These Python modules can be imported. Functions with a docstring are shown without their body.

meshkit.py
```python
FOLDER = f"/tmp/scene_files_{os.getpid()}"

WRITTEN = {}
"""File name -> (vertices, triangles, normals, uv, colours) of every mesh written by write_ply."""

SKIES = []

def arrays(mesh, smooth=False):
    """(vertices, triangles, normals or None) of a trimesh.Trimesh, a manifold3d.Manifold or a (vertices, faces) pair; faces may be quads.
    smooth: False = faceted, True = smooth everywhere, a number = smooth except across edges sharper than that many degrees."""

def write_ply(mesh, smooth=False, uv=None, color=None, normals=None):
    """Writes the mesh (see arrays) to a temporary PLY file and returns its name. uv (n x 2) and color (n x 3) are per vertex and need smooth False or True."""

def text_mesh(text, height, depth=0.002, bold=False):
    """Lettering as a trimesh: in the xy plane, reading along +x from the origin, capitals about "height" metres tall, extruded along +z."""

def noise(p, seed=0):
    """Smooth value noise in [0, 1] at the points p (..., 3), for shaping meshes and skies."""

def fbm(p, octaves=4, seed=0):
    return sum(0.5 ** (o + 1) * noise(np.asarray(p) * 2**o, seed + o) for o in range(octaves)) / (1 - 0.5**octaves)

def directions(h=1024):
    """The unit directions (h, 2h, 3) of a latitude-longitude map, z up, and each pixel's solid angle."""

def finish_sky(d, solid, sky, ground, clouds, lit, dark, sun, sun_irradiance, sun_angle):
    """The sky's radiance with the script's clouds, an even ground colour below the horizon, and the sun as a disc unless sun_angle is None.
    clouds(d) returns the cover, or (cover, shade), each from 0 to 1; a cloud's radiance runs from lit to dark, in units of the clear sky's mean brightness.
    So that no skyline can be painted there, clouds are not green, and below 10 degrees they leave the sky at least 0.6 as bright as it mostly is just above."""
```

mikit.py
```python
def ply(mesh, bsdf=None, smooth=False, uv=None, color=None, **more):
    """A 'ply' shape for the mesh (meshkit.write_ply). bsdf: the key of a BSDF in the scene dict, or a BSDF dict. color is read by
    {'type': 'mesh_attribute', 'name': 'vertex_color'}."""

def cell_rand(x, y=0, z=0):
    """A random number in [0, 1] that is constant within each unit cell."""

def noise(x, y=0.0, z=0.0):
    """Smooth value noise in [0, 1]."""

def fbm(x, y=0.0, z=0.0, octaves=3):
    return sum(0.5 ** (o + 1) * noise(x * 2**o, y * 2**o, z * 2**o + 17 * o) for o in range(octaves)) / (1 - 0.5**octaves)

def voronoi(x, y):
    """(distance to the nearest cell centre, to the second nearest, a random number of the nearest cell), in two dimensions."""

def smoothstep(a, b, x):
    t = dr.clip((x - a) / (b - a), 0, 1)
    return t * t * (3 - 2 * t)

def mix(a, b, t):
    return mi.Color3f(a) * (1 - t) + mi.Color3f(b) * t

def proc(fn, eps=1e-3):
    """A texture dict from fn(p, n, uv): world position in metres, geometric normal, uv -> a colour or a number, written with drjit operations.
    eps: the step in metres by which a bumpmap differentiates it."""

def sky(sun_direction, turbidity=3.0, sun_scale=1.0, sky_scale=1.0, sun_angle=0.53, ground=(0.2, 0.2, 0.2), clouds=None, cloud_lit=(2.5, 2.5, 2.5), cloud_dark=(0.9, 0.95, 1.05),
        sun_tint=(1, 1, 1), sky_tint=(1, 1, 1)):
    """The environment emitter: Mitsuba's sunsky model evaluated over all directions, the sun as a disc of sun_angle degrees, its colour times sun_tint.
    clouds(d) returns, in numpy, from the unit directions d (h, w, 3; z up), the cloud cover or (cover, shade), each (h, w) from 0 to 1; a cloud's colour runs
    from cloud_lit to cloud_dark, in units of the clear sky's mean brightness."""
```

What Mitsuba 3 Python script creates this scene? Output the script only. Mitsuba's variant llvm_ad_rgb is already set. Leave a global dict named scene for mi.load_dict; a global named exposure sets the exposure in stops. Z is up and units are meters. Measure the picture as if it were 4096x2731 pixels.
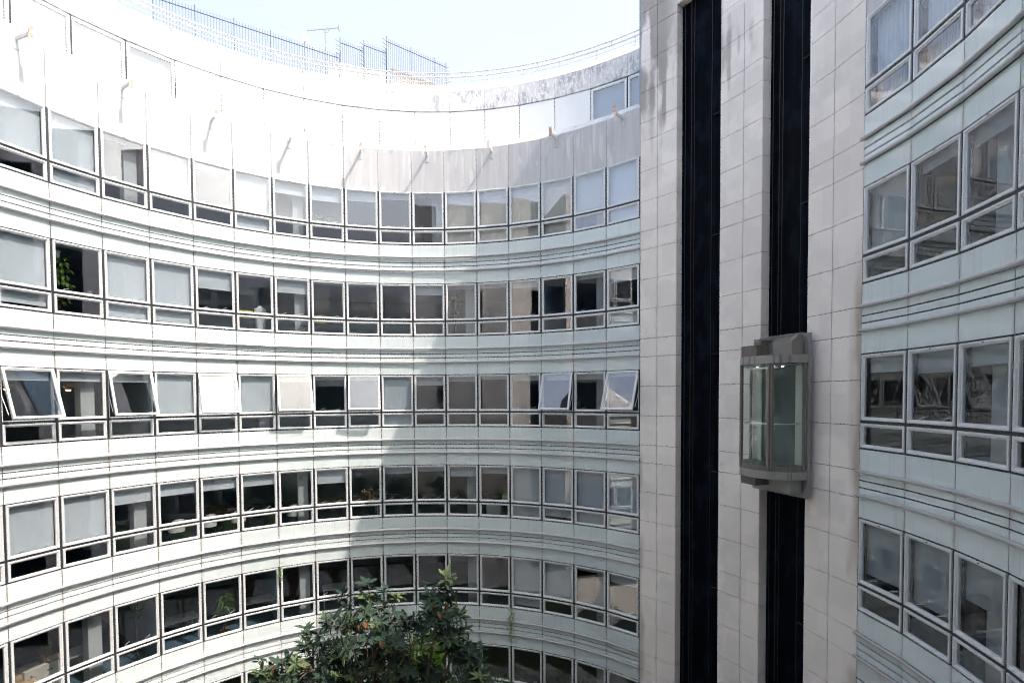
import math, random
import numpy as np
import drjit as dr
import mitsuba as mi
import mikit
import trimesh
from shapely.geometry import Polygon
from mikit import noise, fbm, smoothstep, mix, proc, ply

T4 = mi.ScalarTransform4f
rng = random.Random(7)
nrg = np.random.RandomState(11)
scene, labels = {}, {}

# ------------------------------------------------------------------ camera, sky, exposure
PITCH, ROLL, FPX = 0.0326, -0.0071, 2116.83
cp, sp, cr, sr = math.cos(PITCH), math.sin(PITCH), math.cos(ROLL), math.sin(ROLL)
fwd = np.array([0, cp, -sp]); up0 = np.array([0, sp, cp]); xx = np.array([1.0, 0, 0])
upv = -sr * xx + cr * up0
scene['camera'] = {'type': 'perspective', 'fov': 2 * math.degrees(math.atan(2048 / FPX)), 'fov_axis': 'x',
                   'near_clip': 0.04, 'far_clip': 6000.0,
                   'principal_point_offset_x': (2048 - 1986.88) / 4096, 'principal_point_offset_y': (1365.5 - 1652.5) / 2731,
                   'to_world': T4().look_at(origin=[0, 0, 0], target=fwd.tolist(), up=upv.tolist())}
SUN_AZ, SUN_EL = math.radians(119.0), math.radians(54.5)
SUN = [math.sin(SUN_AZ) * math.cos(SUN_EL), math.cos(SUN_AZ) * math.cos(SUN_EL), math.sin(SUN_EL)]


def npnoise(p, seed):
    i = np.floor(p).astype(np.int64); t = p - i; t = t * t * (3 - 2 * t); out = 0
    for k in range(8):
        o = np.array([k & 1, k >> 1 & 1, k >> 2 & 1]); c = i + o
        h = (c[..., 0] * 374761393 + c[..., 1] * 668265263 + c[..., 2] * 2147483647 + seed * 1274126177) & 0xFFFFFFFF
        h = ((h ^ (h >> 13)) * 1274126177) & 0xFFFFFFFF
        w = np.prod(np.where(o == 1, t, 1 - t), axis=-1)
        out = out + w * (((h ^ (h >> 16)) & 0xFFFF) / 65535.0)
    return out


def clouds(d):
    q = d[..., :3] / np.maximum(d[..., 2:3] + 0.25, 0.2)
    n = sum(0.5 ** (k + 1) * npnoise(q * np.array([1.3, 1.3, 0.7]) * 2 ** k + 5.3 * k, k) for k in range(5)) / (1 - 0.5 ** 5)
    cover = np.clip((n - 0.34) / 0.30, 0, 1) * 0.6
    return cover, np.clip((n - 0.55) * 0.6, 0, 0.3)


scene['sky_light'] = mikit.sky(SUN, turbidity=9, sun_scale=0.5, sun_tint=(0.93, 1.0, 1.18), sky_tint=(1.02, 0.955, 0.96), clouds=clouds, cloud_lit=(0.40, 0.41, 0.42), cloud_dark=(0.36, 0.365, 0.375))
exposure = 3.58

# ------------------------------------------------------------------ main dimensions (metres, eye at the origin)
CA, CB, R = -2.4662, 9.9348, 10.0972          # courtyard circle: centre and facade radius
T0, DT = -1.1517, 0.1207                      # left facade: first joint angle, angle of a bay
T2, DT2 = 1.4641, 0.1164                      # right facade
ZT, H, HB = 0.816, 3.4, 1.967                 # top of the eye-level window band, storey height, band height
ROWS = [1, 2, 3, 4, 5, 6]
ztop = lambda row: ZT - (row - 3) * H
ZP, ZPT = 7.60, 9.14                          # parapet face
GROUND = -12.7
W0 = 2 * R * math.sin(DT / 2)
W2 = 2 * R * math.sin(DT2 / 2)


def pol(r, t, z=0.0):
    return np.array([CA + r * math.sin(t), CB + r * math.cos(t), z])


def frame_at(t, r, z=0.0, sx=1.0):
    """local x to the right as seen from the courtyard, y outwards, z up"""
    m = np.eye(4)
    m[:3, 0] = np.array([math.cos(t), -math.sin(t), 0]) * sx
    m[:3, 1] = [math.sin(t), math.cos(t), 0]
    m[:3, 3] = pol(r, t, z)
    return m


def bay_left(i, z):
    return frame_at(T0 + DT * (i + 0.5), R * math.cos(DT / 2), z)


def bay_right(j, z):
    return frame_at(T2 + DT2 * (j + 0.5), R * math.cos(DT2 / 2), z, W2 / W0)


def move(m, x=0, y=0, z=0, rz=0, rx=0):
    a = np.eye(4); a[:3, 3] = [x, y, z]
    c, s = math.cos(rz), math.sin(rz)
    b = np.eye(4); b[:2, :2] = [[c, -s], [s, c]]
    c, s = math.cos(rx), math.sin(rx)
    e = np.eye(4); e[1:3, 1:3] = [[c, -s], [s, c]]
    return m @ a @ b @ e


# ------------------------------------------------------------------ mesh helpers
class Mesh:
    def __init__(self):
        self.v, self.f, self.n = [], [], 0

    def add(self, v, f):
        v = np.asarray(v, float); f = np.asarray(f, int)
        if f.shape[1] == 4:
            f = np.vstack([f[:, [0, 1, 2]], f[:, [0, 2, 3]]])
        self.v.append(v); self.f.append(f + self.n); self.n += len(v)
        return self

    def box(self, x0, x1, y0, y1, z0, z1):
        v = [[x, y, z] for x in (x0, x1) for y in (y0, y1) for z in (z0, z1)]
        return self.add(v, [[0, 1, 3, 2], [4, 6, 7, 5], [0, 4, 5, 1], [2, 3, 7, 6], [0, 2, 6, 4], [1, 5, 7, 3]])

    def quad(self, a, b, c, d):
        return self.add([a, b, c, d], [[0, 1, 2, 3]])

    def prism(self, poly, z0, z1):
        """vertical prism over a convex polygon"""
        n = len(poly); p = np.asarray(poly, float)
        v = np.vstack([np.c_[p, np.full(n, z0)], np.c_[p, np.full(n, z1)]])
        f = [[k, (k + 1) % n, n + (k + 1) % n] for k in range(n)] + [[k, n + (k + 1) % n, n + k] for k in range(n)]
        f += [[0, k + 1, k] for k in range(1, n - 1)] + [[n, n + k, n + k + 1] for k in range(1, n - 1)]
        return self.add(v, f)

    def extrude_x(self, prof, x0, x1):
        """profile in (y, z), closed, extruded along x"""
        n = len(prof); p = np.asarray(prof, float)
        v = np.vstack([np.c_[np.full(n, x0), p], np.c_[np.full(n, x1), p]])
        f = [[k, (k + 1) % n, n + (k + 1) % n] for k in range(n)] + [[k, n + (k + 1) % n, n + k] for k in range(n)]
        f += [[0, k + 1, k] for k in range(1, n - 1)] + [[n, n + k, n + k + 1] for k in range(1, n - 1)]
        return self.add(v, f)

    def tube(self, pts, rad, sides=8, caps=True):
        p = np.asarray(pts, float); n = len(p)
        rad = np.broadcast_to(np.asarray(rad, float), (n,))
        t = np.gradient(p, axis=0); t /= np.linalg.norm(t, axis=1, keepdims=True) + 1e-12
        ref = np.array([0, 0, 1.0]) if abs(t[:, 2]).mean() < 0.8 else np.array([1.0, 0.2, 0])
        a = np.cross(t, ref); a /= np.linalg.norm(a, axis=1, keepdims=True) + 1e-12
        b = np.cross(t, a); ang = np.arange(sides) * 2 * np.pi / sides
        v = p[:, None] + rad[:, None, None] * (np.cos(ang)[None, :, None] * a[:, None] + np.sin(ang)[None, :, None] * b[:, None])
        f = [[i * sides + j, i * sides + (j + 1) % sides, (i + 1) * sides + (j + 1) % sides, (i + 1) * sides + j] for i in range(n - 1) for j in range(sides)]
        self.add(v.reshape(-1, 3), f)
        if caps:
            for i in (0, n - 1):
                self.add(np.vstack([v[i], p[i]]), [[j, (j + 1) % sides, sides] for j in range(sides)])
        return self

    def rings(self, x0, x1, z0, z1, prof):
        """rectangular frame: prof = [(inset, y), ...] swept round the rectangle with mitred corners"""
        v = []
        for ins, y in prof:
            v += [[x0 + ins, y, z0 + ins], [x1 - ins, y, z0 + ins], [x1 - ins, y, z1 - ins], [x0 + ins, y, z1 - ins]]
        f = [[4 * k + c, 4 * k + (c + 1) % 4, 4 * k + 4 + (c + 1) % 4, 4 * k + 4 + c] for k in range(len(prof) - 1) for c in range(4)]
        return self.add(v, f)

    def put(self, other, m):
        v = np.vstack(other.v) @ m[:3, :3].T + m[:3, 3]
        return self.add(v, np.vstack(other.f))

    def get(self):
        return np.vstack(self.v), np.vstack(self.f)


def shape(mesh, smooth=False, uvxz=False):
    v, f = mesh.get() if isinstance(mesh, Mesh) else mesh
    if uvxz:
        return ply((v, f), None, smooth=False, uv=np.c_[v[:, 0], v[:, 2]])
    return ply((v, f), None, smooth=smooth)


count = {}


def key_for(name):
    k = count.get(name, 0); count[name] = k + 1
    return name if k == 0 else f'{name}_{k:03d}'


def obj(parent, name, shp, bsdf, m=None, label=None, **kw):
    key = key_for(f'{parent}__{name}' if parent else name)
    d = dict(shp) if isinstance(shp, dict) else shape(shp, kw.get('smooth', False))
    d['bsdf'] = {'type': 'ref', 'id': bsdf}
    if m is not None:
        d['to_world'] = T4(np.asarray(m, float).tolist())
    scene[key] = d
    if label:
        labels[key] = {'label': label}
    if kw.get('kind'):
        labels.setdefault(key, {})['kind'] = kw['kind']
    return key


def part(parent, name):
    """a part that has only sub-parts: reserves its key"""
    return key_for(f'{parent}__{name}')


def thing(name, label, cat, group=None):
    k = key_for(name)
    labels[k] = {'label': label, 'category': cat}
    if group:
        labels[k]['group'] = group
    return k


def struct(name, shp, bsdf, m=None):
    k = obj(None, name, shp, bsdf, m)
    labels[k] = {'kind': 'structure'}
    return k


# ------------------------------------------------------------------ materials
def mat(key, color, rough=0.5, spec=0.5, metallic=0.0, two=True, **kw):
    c = color if isinstance(color, dict) else {'type': 'rgb', 'value': list(color)}
    d = {'type': 'principled', 'base_color': c, 'roughness': rough, 'specular': spec, 'metallic': metallic, **kw}
    scene[key] = {'type': 'twosided', 'nested': d} if two else d


def angle(p):
    return dr.atan2(p.x - CA, p.y - CB)


def stone_col(p, n, uv):
    th = angle(p) * R
    base = mix((0.775, 0.72, 0.67), (0.85, 0.80, 0.75), fbm(th * 0.9, p.z * 0.8, 3.0, 4))
    cellv = mikit.cell_rand(dr.floor(th / 0.72), dr.floor(p.z / 0.94), 5)
    base = base * (0.93 + 0.1 * cellv)
    patch = smoothstep(0.52, 0.62, fbm(th * 1.6 + 7, p.z * 1.3, 8.0, 4))
    base = mix(base, mi.Color3f(0.69, 0.65, 0.62), 0.45 * patch)
    # black weathering running down from the top
    streak = smoothstep(0.50, 0.72, noise(th * 7.0, p.z * 0.55, 1.0) * 0.6 + 0.55 * fbm(th * 3, p.z * 1.5, 2.0, 4) + 0.10 * (p.z - 9.5))
    high = smoothstep(6.8, 10.5, p.z + 1.5 * noise(th * 3.0, 4.0, p.z * 0.6))
    left = 1 - smoothstep(8.6, 9.6, th)
    mid = smoothstep(9.9, 10.3, th) * (1 - smoothstep(11.3, 12.2, th))
    base = mix(base, mi.Color3f(0.10, 0.098, 0.095), dr.clip(streak * high * (0.62 * left + 0.5 * mid), 0, 0.65))
    # brown water stains by the window walls
    rs = smoothstep(14.45, 14.8, th + 0.35 * (fbm(th * 4, p.z * 0.9, 5.0, 3) - 0.5))
    ls = 1 - smoothstep(7.88, 8.06, th + 0.3 * (fbm(th * 3, p.z * 0.8, 9.0, 3) - 0.5))
    stain = (rs * smoothstep(0.45, 0.7, noise(p.z * 0.62, 2.0)) * (1 - smoothstep(1.5, 3.5, p.z)) + 0.8 * ls * smoothstep(0.3, 0.7, noise(p.z * 0.8, 6.0)) * (1 - smoothstep(-2, 0, p.z)))
    base = mix(base, mi.Color3f(0.33, 0.27, 0.22), dr.clip(stain, 0, 1) * 0.75)
    fine = noise(th * 60, p.z * 60, 1.0)
    return base * (0.97 + 0.06 * fine)


mat('stone', proc(stone_col), 0.75, 0.3)
mat('stone_joint', (0.06, 0.06, 0.06), 0.9, 0.1)


def concrete_col(p, n, uv):
    th = angle(p) * R
    s = fbm(th * 9.0, p.z * 0.7, 0.0, 4)
    c = mix((0.42, 0.43, 0.445), (0.56, 0.56, 0.56), s)
    scr = smoothstep(0.62, 0.7, noise(th * 14, p.z * 1.1 + th * 2, 3.0)) * smoothstep(0.45, 0.6, fbm(th * 1.3, p.z * 1.4, 11.0, 3))
    c = mix(c, mi.Color3f(0.68, 0.68, 0.68), 0.45 * scr)
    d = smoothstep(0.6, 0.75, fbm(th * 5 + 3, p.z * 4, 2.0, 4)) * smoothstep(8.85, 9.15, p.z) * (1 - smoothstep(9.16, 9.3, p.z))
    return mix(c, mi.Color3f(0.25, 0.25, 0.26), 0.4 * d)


mat('concrete', proc(concrete_col), 0.6, 0.3)


def fascia_col(p, n, uv):
    th = angle(p) * 12.75
    c = mix((0.50, 0.51, 0.52), (0.60, 0.60, 0.60), fbm(th * 2, p.z * 5, 0.0, 3))
    worn = smoothstep(0.50, 0.64, fbm(th * 2.2, p.z * 2.6, 4.0, 4) + 0.16 * smoothstep(-2.0, 7.0, p.x)) * smoothstep(0.35, 0.6, noise(th * 22, p.z * 4, 1.0) * 0.7 + 0.3 * noise(th * 6, p.z * 30, 2.0))
    worn = worn * (1 - smoothstep(12.72, 12.8, p.z))
    c = mix(c, mi.Color3f(0.30, 0.31, 0.33), 0.75 * worn)
    flake = smoothstep(0.66, 0.72, noise(th * 18, p.z * 9, 8.0))
    return mix(c, mi.Color3f(0.78, 0.78, 0.78), 0.5 * flake)


mat('fascia_paint', proc(fascia_col), 0.55, 0.3)
mat('coping_paint', (0.62, 0.62, 0.62), 0.5, 0.3)


def spandrel_col(p, n, uv):
    edge = W0 / 2 - dr.abs(uv.x)
    v = fbm(p.x * 0.5 + p.y * 0.5, p.z * 0.5, 3.0, 3)
    c = mix((0.575, 0.655, 0.66), (0.64, 0.715, 0.715), v)
    th = angle(p); idx = dr.select(th > 1.2, (th - T2) / DT2 + 50, (th - T0) / DT)
    c = c * (0.95 + 0.08 * mikit.cell_rand(dr.floor(idx), dr.floor((p.z - 3.6) / 1.7), 3))
    drip = smoothstep(0.55, 0.8, noise(uv.x * 26, p.z * 0.9 + idx, 4.0)) * smoothstep(0.4, 0.7, noise(uv.x * 3 + idx * 5, p.z * 2, 2.0))
    c = mix(c, mi.Color3f(0.50, 0.53, 0.51), 0.30 * drip)
    st = (1 - smoothstep(0.0, 0.10, edge + 0.05 * (noise(p.z * 9, edge * 20, 2.0) - 0.5))) * smoothstep(0.3, 0.75, noise(p.z * 2.3 + p.x * 1.7, p.y * 1.3, 1.0))
    return mix(c, mi.Color3f(0.45, 0.38, 0.32), 0.35 * st)


mat('spandrel_glass', proc(spandrel_col), 0.06, 0.55)
mat('aluminium_white', (0.64, 0.665, 0.67), 0.38, 0.5, 0.15)
mat('rail_metal', (0.46, 0.455, 0.455), 0.34, 0.6, 0.25)
mat('joint_dark', (0.09, 0.095, 0.10), 0.7, 0.2)
mat('mullion_dark', (0.030, 0.035, 0.042), 0.4, 0.5)
scene['pane_glass'] = {'type': 'thindielectric', 'int_ior': 2.05, 'specular_transmittance': {'type': 'rgb', 'value': [0.74, 0.785, 0.81]}}
scene['pane_glass_right'] = {'type': 'thindielectric', 'int_ior': 1.65, 'specular_transmittance': {'type': 'rgb', 'value': [0.70, 0.76, 0.79]}}
mat('blind_fabric', (0.66, 0.69, 0.71), 0.8, 0.1)
mat('blind_grey', (0.38, 0.40, 0.41), 0.8, 0.1)
mat('tower_reflection_cream', (0.74, 0.69, 0.60), 0.8, 0.1)  # reflection of a beige stone tower, painted as the colour of added blinds
mat('blind_blue', (0.42, 0.47, 0.53), 0.8, 0.1)
mat('curtain_fabric', (0.70, 0.72, 0.76), 0.8, 0.1)
mat('penthouse_panel', (0.70, 0.72, 0.73), 0.12, 0.5)
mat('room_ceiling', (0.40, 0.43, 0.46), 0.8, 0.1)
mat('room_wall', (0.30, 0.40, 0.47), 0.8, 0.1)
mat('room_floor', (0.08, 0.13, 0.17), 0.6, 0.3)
mat('column_paint', (0.55, 0.56, 0.55), 0.7, 0.2)


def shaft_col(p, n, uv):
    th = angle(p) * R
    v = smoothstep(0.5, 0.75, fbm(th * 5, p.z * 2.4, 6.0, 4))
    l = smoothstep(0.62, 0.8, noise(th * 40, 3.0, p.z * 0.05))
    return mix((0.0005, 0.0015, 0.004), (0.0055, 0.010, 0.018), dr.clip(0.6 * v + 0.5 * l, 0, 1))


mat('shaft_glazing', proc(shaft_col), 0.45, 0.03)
mat('rust_steel', (0.05, 0.028, 0.022), 0.6, 0.3)
mat('shaft_ledge_paint', (0.02, 0.025, 0.03), 0.6, 0.2)
mat('cable_steel', (0.025, 0.032, 0.042), 0.4, 0.4)


def bronze_col(p, n, uv):
    s = fbm(p.x * 22 + p.y * 15, p.z * 1.2, 2.0, 4)
    return mix((0.11, 0.10, 0.088), (0.19, 0.172, 0.15), s)


mat('cabin_bronze', proc(bronze_col), 0.5, 0.4)


def canopy_col(p, n, uv):
    q = p.x * 30 + p.y * 24
    c = mix((0.25, 0.24, 0.225), (0.32, 0.31, 0.295), fbm(q * 0.4, p.z * 3, 2.0, 3))
    d = smoothstep(0.55, 0.72, noise(q, p.z * 1.6, 5.0)) * smoothstep(0.35, 0.6, noise(q * 0.15, 2.0, 1.0))
    return mix(c, mi.Color3f(0.12, 0.10, 0.08), 0.6 * d)


mat('cabin_steel', proc(canopy_col), 0.4, 0.45)
mat('cabin_plate', proc(lambda p, n, uv: mix((0.19, 0.195, 0.195), (0.25, 0.25, 0.245), fbm(p.x * 3 + p.y * 2, p.z * 2.5, 4.0, 4))), 0.4, 0.45)
mat('cabin_box', proc(lambda p, n, uv: mix((0.17, 0.155, 0.14), (0.26, 0.24, 0.22), fbm(p.x * 4 + p.y * 3, p.z * 4, 6.0, 3))), 0.45, 0.4)
mat('cabin_wall', (0.075, 0.10, 0.10), 0.35, 0.4)
mat('cabin_wall_pale', (0.42, 0.46, 0.42), 0.4, 0.4)
mat('cabin_floor', (0.10, 0.10, 0.095), 0.6, 0.2)
mat('chrome', (0.6, 0.6, 0.6), 0.2, 0.5, 1.0)
scene['cabin_glass'] = {'type': 'thindielectric', 'int_ior': 1.6, 'specular_transmittance': {'type': 'rgb', 'value': [0.86, 0.93, 0.90]}}
mat('bracket_paint', (0.50, 0.52, 0.52), 0.5, 0.3)
mat('bracket_rust', proc(lambda p, n, uv: mix((0.48, 0.33, 0.25), (0.70, 0.64, 0.58), smoothstep(0.4, 0.6, fbm(p.x * 9 + p.y * 7, p.z * 9, 2.0, 3)))), 0.7, 0.2)
mat('railing_paint', (0.52, 0.53, 0.55), 0.4, 0.4)
mat('fence_iron', (0.05, 0.08, 0.13), 0.5, 0.3)
mat('antenna_metal', (0.22, 0.26, 0.32), 0.5, 0.4)
mat('antenna_bright', (0.62, 0.64, 0.66), 0.5, 0.4)
mat('house_plaster', (0.72, 0.66, 0.58), 0.8, 0.1)
mat('roof_zinc', (0.42, 0.44, 0.46), 0.5, 0.4)
mat('roof_tile', (0.35, 0.20, 0.14), 0.8, 0.2)
mat('ground_soil', proc(lambda p, n, uv: mix((0.05, 0.045, 0.035), (0.10, 0.095, 0.08), fbm(p.x * 0.6, p.y * 0.6, 1.0, 4))), 0.9, 0.1)
mat('lawn', proc(lambda p, n, uv: mix((0.02, 0.028, 0.014), (0.04, 0.05, 0.025), fbm(p.x * 2.5, p.y * 2.5, 1.0, 4))), 0.9, 0.1)
mat('paving', proc(lambda p, n, uv: mix((0.28, 0.28, 0.27), (0.38, 0.375, 0.36), fbm(p.x * 2.0, p.y * 2.0, 2.0, 4))), 0.8, 0.2)
mat('bark', proc(lambda p, n, uv: mix((0.10, 0.075, 0.055), (0.20, 0.16, 0.13), fbm(p.x * 14, p.y * 14 + p.z * 5, 2.0, 4))), 0.85, 0.2)


def leafmat(key, col, rough=0.35, trans=0.35):
    scene[key] = {'type': 'principledthin', 'base_color': {'type': 'rgb', 'value': list(col)}, 'roughness': rough, 'diff_trans': trans, 'eta': 1.45, 'spec_trans': 0.0}


leafmat('leaf_magnolia', (0.040, 0.066, 0.050), 0.2, 0.15)
leafmat('leaf_magnolia_pale', (0.15, 0.20, 0.10), 0.3, 0.4)
leafmat('leaf_magnolia_olive', (0.058, 0.088, 0.062), 0.24, 0.2)
leafmat('leaf_rust', (0.20, 0.085, 0.035), 0.5, 0.5)
leafmat('leaf_bright', (0.24, 0.40, 0.07), 0.45, 0.9)
leafmat('leaf_indoor', (0.16, 0.26, 0.06), 0.4, 0.7)
leafmat('leaf_ivy', (0.06, 0.11, 0.035), 0.45, 0.5)
mat('plastic_white', (0.78, 0.77, 0.73), 0.4, 0.4)
mat('chair_wood', (0.32, 0.13, 0.06), 0.5, 0.3)
mat('table_orange', (0.36, 0.14, 0.06), 0.4, 0.4)
mat('table_yellow', (0.55, 0.42, 0.18), 0.4, 0.4)
mat('steel_dark', (0.04, 0.04, 0.045), 0.4, 0.4)
mat('cardboard', (0.42, 0.30, 0.18), 0.8, 0.1)
mat('cabinet_cream', (0.62, 0.58, 0.48), 0.5, 0.3)
mat('brass', (0.70, 0.45, 0.15), 0.35, 0.5)
scene['lamp_glow'] = {'type': 'principled', 'base_color': {'type': 'rgb', 'value': [0.8, 0.6, 0.3]}, 'roughness': 0.6}
mat('cloth_white', (0.75, 0.75, 0.73), 0.8, 0.1)
mat('terracotta', (0.36, 0.16, 0.09), 0.8, 0.2)
mat('pot_green', (0.45, 0.55, 0.12), 0.5, 0.3)
mat('pot_pink', (0.6, 0.2, 0.2), 0.5, 0.3)
mat('paper_yellow', (0.75, 0.62, 0.08), 0.6, 0.2)
mat('flower_dry', (0.60, 0.45, 0.33), 0.8, 0.1)
mat('flower_orange', (0.70, 0.33, 0.08), 0.8, 0.1)
mat('creeper_stem', (0.10, 0.07, 0.04), 0.8, 0.1)

# ------------------------------------------------------------------ ground
k = Mesh(); k.quad([-1500, -1500, 0], [1500, -1500, 0], [1500, 1500, 0], [-1500, 1500, 0])
struct('ground', k, 'ground_soil', frame_at(0, 0, GROUND))


def sector_disc(r0, r1, t0, t1, z, n=40):
    m = Mesh(); ts = np.linspace(t0, t1, n + 1)
    v = [[CA + r * math.sin(t), CB + r * math.cos(t), z] for t in ts for r in (r0, r1)]
    return m.add(v, [[2 * i, 2 * i + 1, 2 * i + 3, 2 * i + 2] for i in range(n)])


struct('courtyard_lawn', sector_disc(0.0, 5.6, 0, 2 * math.pi, GROUND + 0.02), 'lawn')
struct('courtyard_path', sector_disc(5.6, R - 0.02, 0, 2 * math.pi, GROUND + 0.06, 60), 'paving')


def ring_wall(r, t0, t1, z0, z1, n):
    m = Mesh(); ts = np.linspace(t0, t1, n + 1)
    v = [[CA + r * math.sin(t), CB + r * math.cos(t), z] for t in ts for z in (z0, z1)]
    return m.add(v, [[2 * i, 2 * i + 1, 2 * i + 3, 2 * i + 2] for i in range(n)])


def ring_slab(r0, r1, t0, t1, z0, z1, n):
    m = Mesh(); ts = np.linspace(t0, t1, n + 1)
    v = [[CA + r * math.sin(t), CB + r * math.cos(t), z] for t in ts for r, z in ((r0, z0), (r1, z0), (r1, z1), (r0, z1))]
    f = [[4 * i + a, 4 * i + (a + 1) % 4, 4 * i + 4 + (a + 1) % 4, 4 * i + 4 + a] for i in range(n) for a in range(4)]
    f += [[0, 1, 2, 3], [4 * n, 4 * n + 1, 4 * n + 2, 4 * n + 3]]
    return m.add(v, f)


# ------------------------------------------------------------------ facade module meshes (local: x right, y outwards, z = 0 at the top of the window band)
hw = W0 / 2
MX0, MX1, MZ0, MZ1 = -hw + 0.034, hw - 0.034, -1.372, -0.024
LZ0, LZ1 = -1.938, -1.436
PROF = [(0.0, 0.03), (0.0, -0.020), (0.005, -0.027), (0.036, -0.027), (0.046, -0.014), (0.049, -0.014), (0.051, -0.004), (0.066, -0.004), (0.070, 0.004), (0.070, 0.045), (0.0, 0.045)]
m_frame = shape(Mesh().rings(MX0, MX1, MZ0, MZ1, PROF))
m_lframe = shape(Mesh().rings(MX0, MX1, LZ0, LZ1, PROF))
DZ = MZ1
m_frame_open = shape(Mesh().rings(MX0 + .004, MX1 - .004, MZ0 - DZ + .004, 0, PROF))
m_stays = [shape(Mesh().tube([[x, 0.06, -0.62], [x, -0.26, -1.20]], 0.009, 5)) for x in (MX0 + .012, MX1 - .012)]
m_fixed_open = shape(Mesh().rings(MX0 - 0.004, MX1 + 0.004, MZ0, MZ1, [(0, 0.10), (0, 0.005), (0.03, 0.005), (0.03, 0.10)]))


def pane_mesh(x0, x1, z0, z1, seed, amp):
    r = np.random.RandomState(seed); n = 8
    gx, gz = np.meshgrid(np.linspace(0, 1, n + 1), np.linspace(0, 1, n + 1), indexing='ij')
    ph = r.rand(4) * 6.28; k1, k2 = 1.2 + r.rand() * 1.6, 1.2 + r.rand() * 1.6
    b = 16 * gx * (1 - gx) * gz * (1 - gz)
    y = amp * (0.8 * b * r.choice([-1, 1]) + 0.5 * np.sin(k1 * 3.14 * gx + ph[0]) * np.sin(k2 * 3.14 * gz + ph[1])) + (gx - .5) * r.uniform(-1, 1) * 0.003 + (gz - .5) * r.uniform(-1, 1) * 0.003
    v = np.stack([x0 + gx * (x1 - x0), 0.02 + y, z0 + gz * (z1 - z0)], -1).reshape(-1, 3)
    i, j = np.meshgrid(np.arange(n), np.arange(n), indexing='ij'); q = (i * (n + 1) + j).ravel()
    f = np.stack([q, q + n + 1, q + n + 2, q + 1], -1)
    mm = Mesh().add(v, f)
    return shape(mm, smooth=True)


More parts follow.
